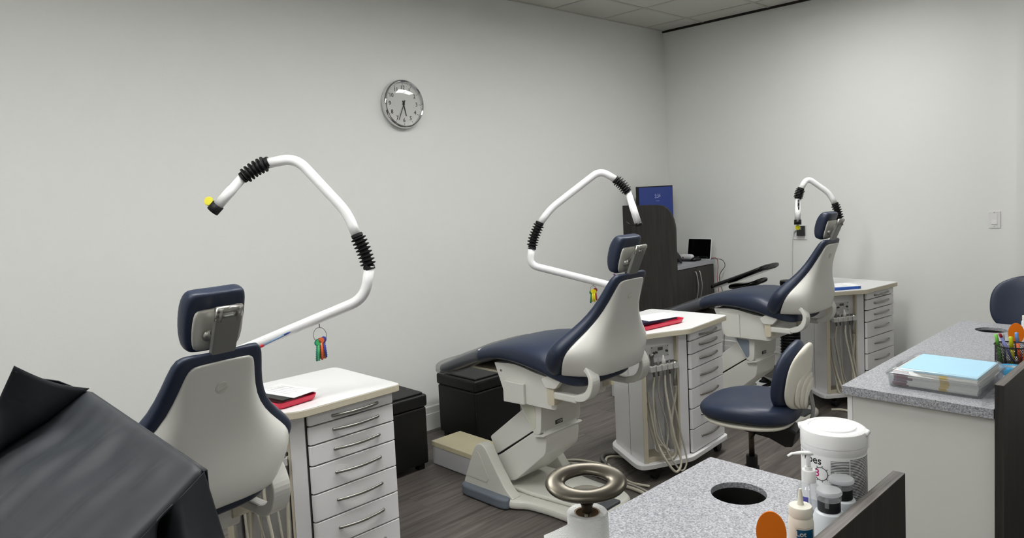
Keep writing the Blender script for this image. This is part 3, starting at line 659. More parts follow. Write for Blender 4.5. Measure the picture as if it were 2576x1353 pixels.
    def pl(name, s0, s1, h0, h1, d0, d1, mt_, par, **k):
        vs = [p0+e1*s+n1*d+Vector((0, (h0 if s == s0 else h1)*q, 0)) for s in (s0, s1) for d in (d0, d1) for q in (-1, 1)]
        return mesh(name, vs, [(0, 1, 3, 2), (4, 6, 7, 5), (0, 4, 5, 1), (2, 3, 7, 6), (0, 2, 6, 4), (1, 5, 7, 3)], mt_, par, **k)
    sm = pl('headrest_stem', -.02, .150, .033, .037, -.006, .010, GREYM, t, bevel=.003)
    for s in (-1, 1):
        q = p0+Vector((0, s*.027, 0)); tube('hinge_lug', [q+e1*.140+n1*.002, q+e1*.178+n1*.002], .0105, ALU, sm, 12)
    q = p0+e1*.172+n1*.002; tube('hinge_pin', [q+Vector((0, -.036, 0)), q+Vector((0, .036, 0))], .0098, ALU, t, 14)
    hc = Vector((.338, 0, 1.274)); he = Vector((.045, 0, .15)).normalized(); hn = Vector((-he.z, 0, he.x))
    def hp(s, v, n): return hc+he*s+Vector((0, v, 0))+hn*n
    rings = []
    for s, hw, tf, tb in [(-.086, .056, .008, .012), (-.084, .068, .018, .022), (-.074, .078, .028, .028), (-.04, .085, .042, .026), (0, .087, .045, .025), (.04, .087, .042, .027), (.070, .083, .028, .032), (.084, .074, .018, .032), (.087, .06, .006, .024)]:
        rings.append([hp(s, a, (tf if b > 0 else tb)*b-.010*(a/.08)**2*-0+(.008*(abs(a)/.08)**2 if b > 0 else 0)) for a, b in sup(hw, 1, 3.2, 24)])
    loft('headrest_cushion', rings, NAVY, t, sub=1)
    rings = []
    for s, hw, d in [(-.076, .052, .003), (-.072, .066, .006), (-.04, .073, .009), (.01, .073, .010), (.036, .068, .008), (.042, .056, .004)]:
        rings.append([hp(s, a, -.0245+(-.003-d)*(1 if b < 0 else 0)*abs(b)) for a, b in sup(hw, 1, 4, 20)])
    pt = loft('headrest_plate', rings, HEADP, t, sub=1)
    a = hp(-.03, -.03, -.036); tube('pivot_ball', [a+hn*.006, a, a-hn*.010, a-hn*.016], [.016, .018, .014, .004], ALU, pt, 14)
    tube('tilt_link', [a-hn*.006, q+Vector((0, -.012, 0))], .006, ALU, t, 10)
    return t
INS0 = mat('column_inset_cream', S(206, 206, 190), .5); INS1 = mat('column_inset_blue', S(128, 138, 150), .35)
dental_chair('navy dental chair seen from behind, in front of the lamp arm with the pen', (-2.306, .714), R(7), R(-3), INS0, 0)
dental_chair('navy dental chair in the middle with its whole white foot showing', (-2.332, 2.600), R(2), R(0), INS0, 0)
dental_chair('navy dental chair nearest the back wall, blue inset on its column', (-2.215, 4.497), R(0), R(0), INS1, 1)

# ------------------------------------------------------------------ trays and papers on the carts
def rrect(cx, cy, a, b, rz, r, z):
    pts = rounded([(-a, -b), (a, -b), (a, b), (-a, b)], r, 4); c, s = math.cos(rz), math.sin(rz)
    return [(cx+x*c-y*s, cy+x*s+y*c, z) for x, y in pts]
def tray(label, c, rz, a, b, z):
    t = thing('tray', label, 'tray', (c[0], c[1], z), rz)
    outer = [(.88, 0), (.95, .006), (1, .022), (1.02, .026)]; inner = [(1.0, .0255), (.975, .0215), (.93, .0075), (.86, .003)]
    loft('tray_body', [rrect(0, 0, a*f, b*f, 0, .02*f, h) for f, h in outer+inner], RED, t)
    return t
def papers(name, label, c, rz, a, b, z, mt_=PAPER, th=.0015, cat='papers', lines=True):
    t = thing(name, label, cat, (c[0], c[1], z), rz)
    box('sheet', -a, a, -b, b, 0, th, mt_, t)
    if lines:
        for k in range(5): box('print_line', -a*.7, a*(.5-.1*(k % 2)), b*(.6-.28*k)-.0008, b*(.6-.28*k)+.0008, th, th+.0003, GREYINK, t)
    return t
# nearest cart
tray('red plastic tray on the nearest cart, beside the chair back', (-2.655, 1.262), R(8), .11, .085, .8006)
papers('clipboard', 'dark clipboard stacked in the red tray on the nearest cart', (-2.655, 1.262), R(10), .098, .07, .8285, BPLAS, .006, 'clipboard', False)
papers('paper_sheet', 'printed white sheet with a yellow mark on the nearest cart', (-2.66, 1.285), R(14), .11, .062, .835)
# middle cart
tray('red plastic tray on the middle cart behind the chair back', (-2.335, 3.290), R(4.6+90-11), .165, .085, .8006)
papers('folder', 'navy folder lying in the red tray of the middle cart', (-2.34, 3.285), R(80), .125, .07, .8285, solid(24, 30, 62), .012, 'folder', False)
papers('paper_sheet', 'white sheet lying over the navy folder of the middle cart', (-2.335, 3.325), R(76), .12, .078, .8415)
# far cart
t = thing('folder', 'blue folder lying on the far cart', 'folder', (-2.02, 5.04, .8006), R(-6.2+63)); box('cover', -.11, .11, -.075, .075, 0, .018, solid(48, 92, 178), t, bevel=.003)
papers('paper_sheet', 'white sheet lying on the blue folder of the far cart', (-2.035, 5.06), R(50), .118, .085, .8193)

# ------------------------------------------------------------------ ottomans and step stools along the left wall
def ottoman(label, x0, x1, y0, y1, h):
    t = thing('ottoman', label, 'ottoman', ((x0+x1)/2, (y0+y1)/2, 0), 0, 'black storage ottomans'); a, b = (x1-x0)/2, (y1-y0)/2
    box('ottoman_body', -a, a, -b, b, .035, h-.085, LEATH, t, bevel=.012, bseg=3)
    lid = box('ottoman_lid', -a-.006, a+.006, -b-.006, b+.006, h-.083, h-.012, LEATH, t, bevel=.014, bseg=3)
    box('lid_pad', -a+.012, a-.012, -b+.012, b-.012, h-.013, h, LEATH, lid, bevel=.012, bseg=3)
    for sx in (-1, 1):
        for sy in (-1, 1): box('foot', sx*(a-.04)-.02, sx*(a-.04)+.02, sy*(b-.04)-.02, sy*(b-.04)+.02, 0, .036, BPLAS, t)
ottoman('black leatherette ottoman standing behind the nearest white cart', -3.80, -3.325, 1.97, 2.445, .452)
ottoman('black leatherette ottoman under the leg rest of the middle chair', -3.72, -3.345, 2.835, 3.22, .432)
def step(label, x0, x1, y0, y1, h):
    t = thing('step_stool', label, 'step stool', ((x0+x1)/2, (y0+y1)/2, 0), 0, 'cream topped step boxes'); a, b = (x1-x0)/2, (y1-y0)/2
    box('step_box', -a+.004, a-.004, -b+.004, b-.004, .004, h-.03, solid(190, 190, 192, .5), t, bevel=.002)
    l = box('step_lid', -a, a, -b, b, h-.0295, h, CREAMTOP, t, bevel=.003)
    lathe('lid_bolt', [(.001, 0), (.006, 0), (.006, .004), (.001, .005)], CREAM, l, 12, (-a+.12, -b, h-.014), (0, -1, 0))
    for sx in (-1, 1):
        for sy in (-1, 1): lathe('pad', [(.001, 0), (.01, 0), (.01, .005), (.001, .005)], BPLAS, t, 10, (sx*(a-.03), sy*(b-.03), 0))
step('white step box with cream lid beside the foot of the middle chair', -3.372, -2.99, 2.50, 2.722, .138)
step('white step box with cream lid glimpsed under the middle chair back', -3.385, -3.0, 4.205, 4.43, .12)

# ------------------------------------------------------------------ desk in the corner
DX = -3.352
t = thing('corner_cabinet', 'dark wood corner cabinet with tall curved end panel', 'cabinet', (XL, 5.07, 0))
W = DX-XL
pp = [(0.002, 0.0), (W, 0.0), (W, 1.22), (W-.02, 1.30), (W-.06, 1.365), (W-.12, 1.398), (W-.18, 1.402), (.002, 1.402)]
ep = prism('end_panel', rounded(pp, [0, 0, .03, .05, .05, .04, 0, 0], 4), 0, .022, DWOOD, t, 'y')
box('carcass', .01, W-.024, .0225, .595, .0, .856, DWOOD, t)
for k in range(2):
    y0 = .026+k*.285; d = box('cabinet_door', W-.023, W-.004, y0, y0+.281, .10, .853, DWOOD, t, bevel=.002)
    yy = y0+(.255 if k == 0 else .028); pts = [(W-.004, yy, .585), (W+.012, yy, .59), (W+.026, yy, .66), (W+.03, yy, .70), (W+.026, yy, .74), (W+.012, yy, .81), (W-.004, yy, .815)]
    tube('handle', spline(pts, 5), .0055, ALU, d, 8)
box('toe_kick', .02, W-.06, .0225, .595, .0, .09, DWOOD, t)
o = box('desk_top', XL+.003, DX+.004, 5.093, 5.672, .8575, .893, GRAN, None, bevel=.002); tag(o, 'speckled grey worktop of the corner cabinet', 'worktop')
# monitor on a stand
t = thing('monitor', 'computer monitor with a blue lock screen behind the curved panel', 'monitor', (-3.735, 5.352, .894))
box('bezel', -.012, .014, -.262, .262, .33, .665, BPLAS, t, bevel=.003)
sc_ = box('screen', .0142, .0152, -.251, .255, .345, .655, SCREEN, t)
text('clock_digits', '5:34', .052, solid(176, 186, 214), sc_, lambda x, y: (.0158, .02+x, .575+y))
text('date_line', 'Tuesday', .016, solid(150, 164, 204), sc_, lambda x, y: (.0158, .02+x, .535+y))
tube('neck', [(-.02, 0, .01), (-.03, 0, .3), (-.012, 0, .45)], .02, BPLAS, t, 10, sx=1.4)
box('foot', -.10, .10, -.12, .12, 0, .012, BPLAS, t, bevel=.004)
# tablet leaning on the wall side
t = thing('tablet', 'black tablet with silver rim leaning on the corner worktop', 'tablet', (-3.476, 5.615, .894))
tb = prism('case', rounded([(-.118, 0), (.118, 0), (.118, .185), (-.118, .185)], .012, 4), 0, .012, solid(212, 212, 212, .3), t, 'y', bevel=.002)
tb.rotation_euler = (R(-10), 0, 0)
sg = prism('glass', rounded([(-.112, .006), (.112, .006), (.112, .179), (-.112, .179)], .008, 4), -.0015, .0, GLOSSB, t, 'y'); sg.rotation_euler = (R(-10), 0, 0)
# pill speaker
t = thing('pill_speaker', 'white pill shaped speaker on the corner worktop', 'speaker', (-3.545, 5.50, .921))
pr = [(.001, -.092), (.014, -.089), (.023, -.078), (.026, -.06), (.026, .06), (.023, .078), (.014, .089), (.001, .092)]
lathe('body', pr, solid(206, 208, 210), t, 20, axis=(1, 0, .05)); lathe('band', [(.0262, -.012), (.0266, -.012), (.0266, .012), (.0262, .012)], solid(222, 218, 214), t, 20, axis=(1, 0, .05))
lathe('logo_disc', [(.001, 0), (.008, 0), (.008, .001), (.001, .001)], solid(120, 100, 100), t, 14, (0, -.0262, 0), (0, -1, 0))
# dark bag, mouse and pad
t = thing('equipment_bag', 'black soft bag slumped against the curved panel on the worktop', 'bag', (-3.555, 5.235, .894))
rings = [[(a, b, z) for a, b in sup(hw, hd, 3, 20, dx, 0)] for z, hw, hd, dx in ((0, .11, .11, 0), (.03, .125, .12, 0), (.08, .11, .10, -.012), (.125, .085, .08, -.03), (.155, .05, .05, -.045), (.16, .02, .02, -.05))]
loft('bag_body', rings, solid(30, 31, 34), t, sub=1); tube('strap', spline([(.06, -.06, .10), (.115, -.04, .06), (.13, .02, .012), (.10, .07, .008)], 6), .008, BPLAS, t, 8)
t = thing('folded_pouch', 'flat black pouch lying under the pill speaker', 'pouch', (-3.555, 5.468, .894), R(10)); loft('pouch_body', [[(a, b, z) for a, b in sup(.145, .075, 5, 20)] for z in (0.0, -.0)][:1]+[[(a, b, .0005) for a, b in sup(.148, .078, 5, 20)]]+[[(a, b, .0008) for a, b in sup(.145, .075, 5, 20)]], mat('pouch_black', S(28, 29, 36), .7), t); box('zip', -.10, .10, -.072, -.066, .0009, .0016, BPLAS, t)
t = thing('computer_mouse', 'black computer mouse beside the tablet', 'mouse', (-3.425, 5.49, .894), R(70))
loft('shell', [[(a, b, z) for a, b in sup(hw, hd, 2.4, 20)] for z, hw, hd in ((0, .05, .028), (.012, .052, .03), (.026, .04, .024), (.034, .02, .012))], BPLAS, t, sub=1); box('wheel', .02, .03, -.003, .003, .028, .036, solid(90, 90, 90), t)
for k, (c, pts) in enumerate([((150, 60, 70), [(-3.40, 5.64, .897), (-3.345, 5.69, .90), (-3.335, 5.70, .83), (-3.34, 5.69, .72), (-3.335, 5.70, .62), (-3.35, 5.70, .3), (-3.36, 5.70, .02)]), ((40, 36, 38), [(-3.38, 5.655, .897), (-3.31, 5.72, .885), (-3.285, 5.73, .83), (-3.32, 5.715, .77), (-3.33, 5.71, .70), (-3.30, 5.73, .5), (-3.32, 5.73, .02)])]):
    o = tube('charging_cable', spline(pts, 7), .0028, solid(*c), None, 6); tag(o, ('red' if k == 0 else 'black')+' cable dropping over the end of the corner worktop', 'cable')

# ------------------------------------------------------------------ bar stool and tower fan at the back
t = thing('bar_stool', 'black moulded bar stool on a chrome trumpet base', 'bar stool', (-2.735, 5.15, 0), R(0))
lathe('base', [(.001, .0), (.205, .0), (.21, .006), (.205, .012), (.14, .028), (.07, .06), (.045, .10), (.038, .13), (.001, .13)], CHROME, t, 48)
tube('gas_lift', [(0, 0, .12), (0, 0, .42)], .03, CHROME, t, 16); tube('lift_sleeve', [(0, 0, .13), (0, 0, .2)], .04, BPLAS, t, 16); tube('piston', [(0, 0, .40), (0, 0, .74)], .016, CHROME, t, 14)
def slab(name, prof, w0, th, mt_, par, yo=0):
    rings = []
    for (x, z, hw) in prof: rings.append([(x+dx, yo+a, z+b) for (a, b), dx in zip(sup(hw, th, 3, 20), [0]*20)])
    return loft(name, rings, mt_, par, sub=1)
slab('seat_shell', [(-.29, .745, .10), (-.27, .752, .15), (-.18, .785, .185), (-.05, .835, .19), (.08, .885, .185), (.15, .915, .17), (.172, .925, .13)], .18, .022, GLOSSB, t)
slab('under_shell', [(-.16, .755, .09), (-.10, .752, .13), (.02, .775, .14), (.08, .80, .12), (.10, .815, .08)], .12, .02, GLOSSB, t)
box('mount', -.07, .07, -.06, .06, .735, .752, BPLAS, t)
t = thing('tower_fan', 'black ribbed tower fan standing behind the far chair', 'fan', (-2.60, 5.52, 0))
lathe('fan_base', [(.001, 0), (.125, 0), (.125, .018), (.10, .03), (.09, .04), (.001, .04)], BPLAS, t, 32)
tube('column', [(0, 0, .04), (0, 0, .74)], .074, BPLAS, t, 24)
for k in range(28): ring('rib', (0, 0, .07+k*.0235), .077, .0045, BPLAS, t, seg=24, s2=6)
lathe('fan_top', [(.001, .74), (.078, .74), (.074, .765), (.001, .77)], BPLAS, t, 24)

# ------------------------------------------------------------------ counters
def counter(label_c, label_t, y0, y1, hole):
    t = thing('island_cabinet', label_c, 'cabinet', (-.89, (y0+y1)/2, 0)); hy = (y1-y0)/2
    CW_ = mat('counter_white_panel', S(214, 213, 208), .5)
    box('end_panel', -.225, .256, -hy+.022, -hy+.040, .0, .7155, CW_, t); box('end_panel', -.225, .256, hy-.040, hy-.022, .0, .7155, CW_, t)
    box('side_board', .238, .2565, -hy+.0405, hy-.0405, .0, .7155, CW_, t); box('floor_board', -.225, .2375, -hy+.0405, hy-.0405, .06, .078, CW_, t)
    box('corner_strip', -.245, -.2255, -hy+.02, -hy+.05, .0, .716, LAM, t, bevel=.001)
    box('corner_strip', -.245, -.2255, hy-.05, hy-.02, .0, .716, LAM, t, bevel=.001)
    for k in range(3):
        a = -hy+.052+k*(2*hy-.104)/3; b = a+(2*hy-.104)/3-.004
        box('cabinet_door', -.243, -.226, a, b, .08, .71, LAM, t, bevel=.0015)
    # raised dark privacy panel on the far side of the counter
    pn = box('privacy_panel', .2575, .285, -hy, hy, .0, .836, DWOOD, t); box('panel_cap', .2575, .285, -hy, hy, .8362, .838, DWOODY, pn)
    # top with a round waste hole
    hx, hyy, hr = hole; pts = [(-1.1485, y0), (-.635, y0), (-.635, y1), (-1.1485, y1)]
    out = rounded(pts, [.006, .003, .003, .006], 3)
    me = bpy.data.meshes.new('worktop'); bm = bmesh.new()
    def loop(z, src): return [bm.verts.new((x, y, z)) for x, y in src]
    hc = [(hx+hr*math.cos(2*math.pi*k/40), hyy+hr*math.sin(2*math.pi*k/40)) for k in range(40)]
    rings_ = []
    for z in (.716, .75):
        a = loop(z, out); b = loop(z, hc); ed = []
        for L_ in (a, b): ed += [bm.edges.new((L_[i], L_[(i+1) % len(L_)])) for i in range(len(L_))]
        bmesh.ops.triangle_fill(bm, use_beauty=True, edges=ed); rings_.append((a, b))
    for L0, L1 in ((rings_[0][0], rings_[1][0]), (rings_[0][1], rings_[1][1])):
        for i in range(len(L0)): bm.faces.new((L0[i], L0[(i+1) % len(L0)], L1[(i+1) % len(L1)], L1[i]))
    bmesh.ops.recalc_face_normals(bm, faces=bm.faces); bm.to_mesh(me); bm.free()
    o = link('worktop', me, GRAN, None); tag(o, label_t, 'worktop')
    return t
t = counter('white island cabinet in the foreground with dark privacy panel', 'speckled grey foreground worktop with a round hole', .52, 1.888, (-.957, 1.708, .072))
t = counter('white island cabinet on the right with dark privacy panel', 'speckled grey worktop on the right carrying the pencil cup', 2.868, 4.50, (-.962, 4.30, .072))
for (x, y, lab) in ((-.957, 1.708, 'black waste liner below the hole of the foreground worktop'), (-.962, 4.30, 'black waste liner below the hole of the right worktop')):
    o = lathe('waste_chute', [(.0716, .735), (.0716, .44), (.001, .438), (.001, .442), (.0702, .444), (.0702, .735), (.0716, .735)], mat('liner_black', S(9, 8, 7), .6), None, 32, (x, y, 0), close=False); tag(o, lab, 'waste chute')
    
# ------------------------------------------------------------------ things on the foreground worktop
ZT = .7502
def wrap(r, a0, z0):
    return lambda x, y: (r*math.cos(a0+x/r), r*math.sin(a0+x/r), z0+y)
t = thing('wipes_canister', 'large white wipes canister with printed label and handled lid', 'canister', (-.743, 1.80, ZT))
lathe('canister_body', [(.001, 0), (.074, 0), (.076, .004), (.076, .148), (.0775, .152), (.0775, .164), (.075, .166), (.001, .166)], solid(236, 236, 236), t, 64)
lathe('lid', [(.001, .166), (.0778, .166), (.0782, .19), (.076, .199), (.070, .203), (.060, .203), (.0575, .198), (.055, .199), (.053, .2045), (.050, .2055), (.03, .2045), (.001, .204)], mat('lid_white', S(244, 244, 244), .25), t, 64)
for a in (R(195), R(15)):
    q = Vector((math.cos(a), math.sin(a), 0)); tn = Vector((-q.y, q.x, 0))
    tube('handle_lug', [q*.074+tn*-.016+Vector((0, 0, .194)), q*.079+Vector((0, 0, .197)), q*.074+tn*.016+Vector((0, 0, .194))], .006, mat('lid_white', S(244, 244, 244), .25), t, 8)
a = R(18); tube('handle_loop', [Vector((.079*math.cos(a+d), .079*math.sin(a+d), z)) for d, z in ((-.07, .186), (-.08, .165), (-.03, .157), (.03, .157), (.08, .165), (.07, .186))], .002, CLEAR, t, 6)
# printed label: camera looks towards -x+y, so the visible side faces +x-y ; angles about -75 deg
def patch(name, r, a0, a1, z0, z1, mt_, par, n=16):
    vs = []; fs = []
    for i in range(n+1):
        a = a0+(a1-a0)*i/n
        for rr in (r, r+.0004): vs += [(rr*math.cos(a), rr*math.sin(a), z0), (rr*math.cos(a), rr*math.sin(a), z1)]
    for i in range(n):
        b = i*4; c = b+4; fs += [(b+2, c+2, c+3, b+3), (b, b+1, c+1, c), (b+1, b+3, c+3, c+1), (b, c, c+2, b+2)]
    fs += [(0, 2, 3, 1), (n*4, n*4+1, n*4+3, n*4+2)]
    return mesh(name, vs, fs, mt_, par)
lb = patch('label', .0762, R(-165), R(25), .004, .146, PAPER, t, 40)
patch('label_print', .0767, R(-73), R(-41), .05, .138, LABELM, lb, 12); patch('label_print', .0767, R(-39), R(12), .03, .142, LABELM, lb, 12)
text('label_lettering', 'Wipes', .027, INK, lb, wrap(.0768, R(-115), .133), bold=True)
text('label_lettering', '3', .026, solid(190, 30, 110), lb, wrap(.0768, R(-97), .102), bold=True)
vs = []; fs = []
ringpts = [(.016*math.cos(R(k)), .016*math.sin(R(k))) for k in range(-150, 151, 10)]
f_ = wrap(.077, R(-90), .102); o = tube('clock_emblem', [f_(x, y) for x, y in ringpts], .0008, INK, lb, 5)
for k in range(-120, 121, 40): tube('emblem_tick', [f_(.017*math.cos(R(k)), .017*math.sin(R(k))), f_(.0205*math.cos(R(k)), .0205*math.sin(R(k)))], .0007, INK, lb, 5)

t = thing('pump_bottle', 'clear pump bottle with white pump in front of the canister', 'pump bottle', (-.745, 1.66, ZT))
bt = lathe('bottle', [(.001, 0), (.026, 0), (.028, .004), (.028, .078), (.024, .092), (.015, .102), (.0145, .106), (.0135, .106), (.013, .101), (.022, .09), (.0262, .077), (.0262, .006), (.001, .003)], CLEAR, t, 32)
lathe('gel', [(.001, .0045), (.0255, .0065), (.0255, .05), (.001, .05)], film('clear_gel', S(236, 240, 246), .06, .05), t, 28)
lathe('collar', [(.001, .1035), (.0165, .1035), (.0165, .130), (.015, .132), (.009, .132), (.009, .139), (.001, .139)], WTUBE, t, 28)
tube('pump_stem', [(0, 0, .138), (0, 0, .17)], .0048, WTUBE, t, 12)
tube('dip_tube', [(0, 0, .105), (.003, 0, .06), (.008, 0, .008)], .002, FROST, t, 8)
d = Vector((-.69, -.72, 0)); tube('spout', [Vector((0, 0, .170))-d*.010, Vector((0, 0, .1725)), Vector((0, 0, .174))+d*.02, Vector((0, 0, .173))+d*.04, Vector((0, 0, .1675))+d*.05], [.006, .0085, .0065, .0048, .0042], WTUBE, t, 12, sy=.55)
patch('bottle_print', .0284, R(-100), R(-70), .045, .075, solid(90, 86, 170), t, 6)
def abottle(label, x, y, letter):
    t = thing('dispenser_bottle', label, 'bottle', (x, y, ZT), 0, 'natural plastic dispenser bottles')
    lathe('bottle', [(.001, 0), (.032, 0), (.034, .003), (.034, .058), (.030, .070), (.0225, .074), (.0225, .08), (.001, .08)], NAT, t, 36)
    lathe('collar', [(.001, .0745), (.0245, .0745), (.0245, .098), (.001, .098)], mat('black_collar', S(40, 42, 44), .4), t, 32)
    lathe('cup', [(.0255, .0985), (.0262, .0985), (.0262, .112), (.0255, .112)], CLEAR, t, 32)
    lid = lathe('flip_lid', [(.001, .112), (.027, .112), (.0285, .114), (.0285, .118), (.026, .121), (.001, .122)], LIDF, t, 32)
    a = R(-75); box('hinge_tab', .026*math.cos(a)-.004, .026*math.cos(a)+.004, .026*math.sin(a)-.004, .026*math.sin(a)+.0, .088, .114, FROST, lid)
    if letter: 
        f = wrap(.0344, R(-36), .047); text('letter', letter, .016, INK, t, lambda x_, y_: f(-y_, x_), bold=True)
    return t
abottle('dispenser bottle marked with a letter A, beside the dark panel', -.674, 1.603, 'A')
abottle('dispenser bottle standing right before the wipes canister', -.679, 1.686, None)
t = thing('lotion_bottle', 'small ivory squeeze bottle with pointed tip and blue label', 'bottle', (-.674, 1.459, ZT))
lathe('bottle', [(.001, 0), (.0245, 0), (.026, .003), (.026, .098), (.024, .108), (.0225, .112), (.001, .112)], IVORY, t, 36)
lathe('cap', [(.001, .1125), (.0235, .1125), (.0242, .115), (.0242, .131), (.0225, .134), (.0075, .136), (.006, .142), (.0045, .158), (.003, .168), (.0024, .17), (.001, .17)], IVORY, t, 32)
lb = patch('label', .0262, R(-92), R(0), .02, .096, mat('cream_label', S(222, 218, 204), .5), t, 14)
bl = patch('label_band', .0268, R(-84), R(-6), .042, .091, solid(20, 88, 128), lb, 12)
for s, z, dx in (('Lot', .082, -.004), ('Bon', .068, -.006), ('Fl', .054, .003)): text('label_lettering', s, .0155, solid(226, 228, 226), lb, wrap(.0274, R(-56)+dx/.027, z), bold=True)
def shield(label, x, y, z, rz, lean):
    t = thing('light_shield', label, 'light shield', (x, y, z), rz)
    pts = [(math.cos(2*math.pi*k/40)*.030, math.sin(2*math.pi*k/40)*.046+.098) for k in range(40)]
    p = prism('paddle', pts, -.0015, .0015, ORANGE, t, 'y')
    q = tube('handle', [(0, 0, .058), (.002, 0, .02), (.004, 0, .0)], .007, BPLAS, t, 10)
    f = lathe('foot', [(.001, 0), (.02, 0), (.02, .006), (.001, .008)], BPLAS, t, 20)
    return t
shield('oval orange light shield standing on the foreground worktop', -.697, 1.372, ZT, R(28), 0)

# paper towel holder
t = thing('paper_towel_holder', 'nickel paper towel holder with ring handle on the foreground worktop', 'paper towel holder', (-.772, .884, ZT))
lathe('base', [(.001, 0), (.075, 0), (.075, .008), (.068, .012), (.001, .012)], NICKEL, t, 36); tube('rod', [(0, 0, .012), (0, 0, .30)], .006, NICKEL, t, 12)
lathe('finial', [(.001, .292), (.008, .292), (.009, .297), (.0095, .303), (.013, .311), (.022, .317), (.028, .321), (.028, .326), (.001, .326)], NICKEL, t, 28)
# oval ring handle, tilted upright ring of rounded bar
q = Matrix.Translation((0, 0, .342)) @ Matrix.Rotation(R(-46.2), 4, 'Z').inverted() @ Matrix.Rotation(R(24), 4, 'X')
vs = []; fs = []; sg_, s2 = 48, 14
for i in range(sg_):
    a = 2*math.pi*i/sg_; wd = .0125+.004*abs(math.cos(a))
    for j in range(s2):
        b = 2*math.pi*j/s2; ra, rb_ = .0515+wd*math.cos(b), .030+wd*math.cos(b); vs.append(q @ Vector((ra*math.cos(a), rb_*math.sin(a), .0075*math.sin(b))))
for i in range(sg_):
    for j in range(s2): fs.append((i*s2+j, ((i+1) % sg_)*s2+j, ((i+1) % sg_)*s2+(j+1) % s2, i*s2+(j+1) % s2))
mesh('ring_handle', vs, fs, NICKEL, t, smooth=True)
t = thing('paper_towel_roll', 'nearly used white paper towel roll on the nickel holder', 'paper roll', (-.772, .884, ZT+.0125))
PT = mat('paper_towel', S(232, 232, 230), .9, bump=.8, bscale=420)
core = lathe('core', [(.019, 0), (.021, 0), (.021, .279), (.019, .279), (.019, 0)], solid(150, 128, 104, .9), t, 32, close=False)
lathe('roll', [(.0215, .0), (.034, .0), (.0335, .279), (.032, .281), (.0215, .2795), (.0215, 0)], PT, t, 40, close=False)
# loose outer sheet
n = 26; pts = []
for k in range(n):
    f = k/(n-1); a = R(70)-f*R(222); r = .0352+.004*f+(.040*(max(0, f-.74)/.26)**1.2); pts.append((r*math.cos(a), r*math.sin(a)))
vs = []; fs = []
for k, (x, y) in enumerate(pts):
    top = .2775-.055*(max(0, (k/n-.66))/.34)**1.4; vs += [(x*1.08, y*1.08, .0), (x*1.0, y*1.0, top*.5), (x*.97, y*.97, top)]
for k in range(n-1):
    for j in range(2): fs.append((k*3+j, k*3+3+j, k*3+4+j, k*3+1+j))
o = mesh('loose_sheet', vs, fs, PT, t, smooth=True); sd = o.modifiers.new('thick', 'SOLIDIFY'); sd.thickness = .0008

# ------------------------------------------------------------------ things on the right worktop
t = thing('storage_box', 'clear plastic storage box full of papers under a blue sheet', 'storage box', (-.852, 3.13, ZT))
a, b = .165, .178
def rr(f, g, z): return [(x, y, z) for x, y in rounded([(-a*f, -b*g), (a*f, -b*g), (a*f, b*g), (-a*f, b*g)], .022, 4)]
loft('box_body', [rr(.93, .93, 0), rr(.95, .95, .004), rr(.97, .97, .044), rr(1., 1., .046), rr(1., 1., .05), rr(.965, .965, .0495), rr(.955, .955, .045), rr(.935, .935, .006)], FROST, t)
loft('box_lid', [rr(1.012, 1.012, .0505), rr(1.015, 1.015, .056), rr(.99, .99, .059), rr(.90, .90, .074), rr(.86, .86, .077), rr(.85, .85, .0755), rr(.88, .88, .072), rr(.97, .97, .0575), rr(.99, .99, .0505)], CLEAR, t)
for s in (-1, 1): box('latch', s*a-.004+s*.004, s*a+.004+s*.004, -.03, .03, .03, .062, FROST, t, bevel=.002)
for k in range(13):
    z = .0068+k*.0044; j = random.uniform(-.004, .004)
    p = box('paper_bundle', -.140+j, .145+j, -.150+j, .152, z, z+.0036, solid(*random.choice([(222, 220, 214), (206, 204, 198), (230, 228, 222)]), .8), t)
    box('red_binding', -.140+j-.001, -.085+random.uniform(-.012, .012), -.1512+j, -.1500+j, z, z+.0037, solid(*random.choice([(128, 40, 54), (104, 46, 58), (70, 60, 90)]), .6), p)
    box('yellow_tab', .02+j, .05+j*2, -.1512+j, -.1500+j, z, z+.0037, solid(212, 180, 70, .6), p)
box('blue_sheet', -.125, .142, -.150, .150, .0645, .0705, mat('light_blue_card', S(170, 212, 232), .7, bump=.1, bscale=300), t)
# mesh pencil cup
t = thing('pencil_cup', 'black wire mesh pencil cup on the right worktop', 'pencil cup', (-.717, 3.57, ZT))
RC = .068
ring('rim', (0, 0, .086), RC+.002, .0028, BPLAS, t, seg=40, s2=8); lathe('bottom', [(.001, 0), (RC, 0), (RC, .003), (.001, .003)], BPLAS, t, 40)
vs = []; fs = []
for k in range(72):
    for sgn in (-1, 1):
        a0 = 2*math.pi*k/72; P_ = [Vector((RC*math.cos(a0+sgn*i*.12), RC*math.sin(a0+sgn*i*.12), .002+i*.0165)) for i in range(6)]
        v_, f_2 = tube_data(P_, .0008, 4); n0 = len(vs); vs += v_; fs += [tuple(i+n0 for i in f) for f in f_2]
o = mesh('wire_mesh', vs, fs, BPLAS, t); tag(o, kind='stuff')
def marker(name, label, cat, base, top, col, cap, r=.0055, cap_f=.45):
    t = thing(name, label, cat, base); d = Vector(top)-Vector(base)
    tube('barrel', [(0, 0, 0), d*(1-cap_f)], r*.92, solid(*col), t, 12); tube('cap', [d*(1-cap_f), d*.97, d], [r, r*.95, r*.6], solid(*cap), t, 12)
cx, cy = -.717, 3.57
def cp(sx, dy, z):  # sx along image right, dy away from the camera
    return (cx+.69*sx-.72*dy, cy+.72*sx+.69*dy, ZT+z)
marker('pen', 'violet pen with red end in the mesh cup', 'pen', cp(-.01, -.02, .006), cp(-.062, .0, .138), (120, 126, 186), (150, 30, 50), .006, .12)
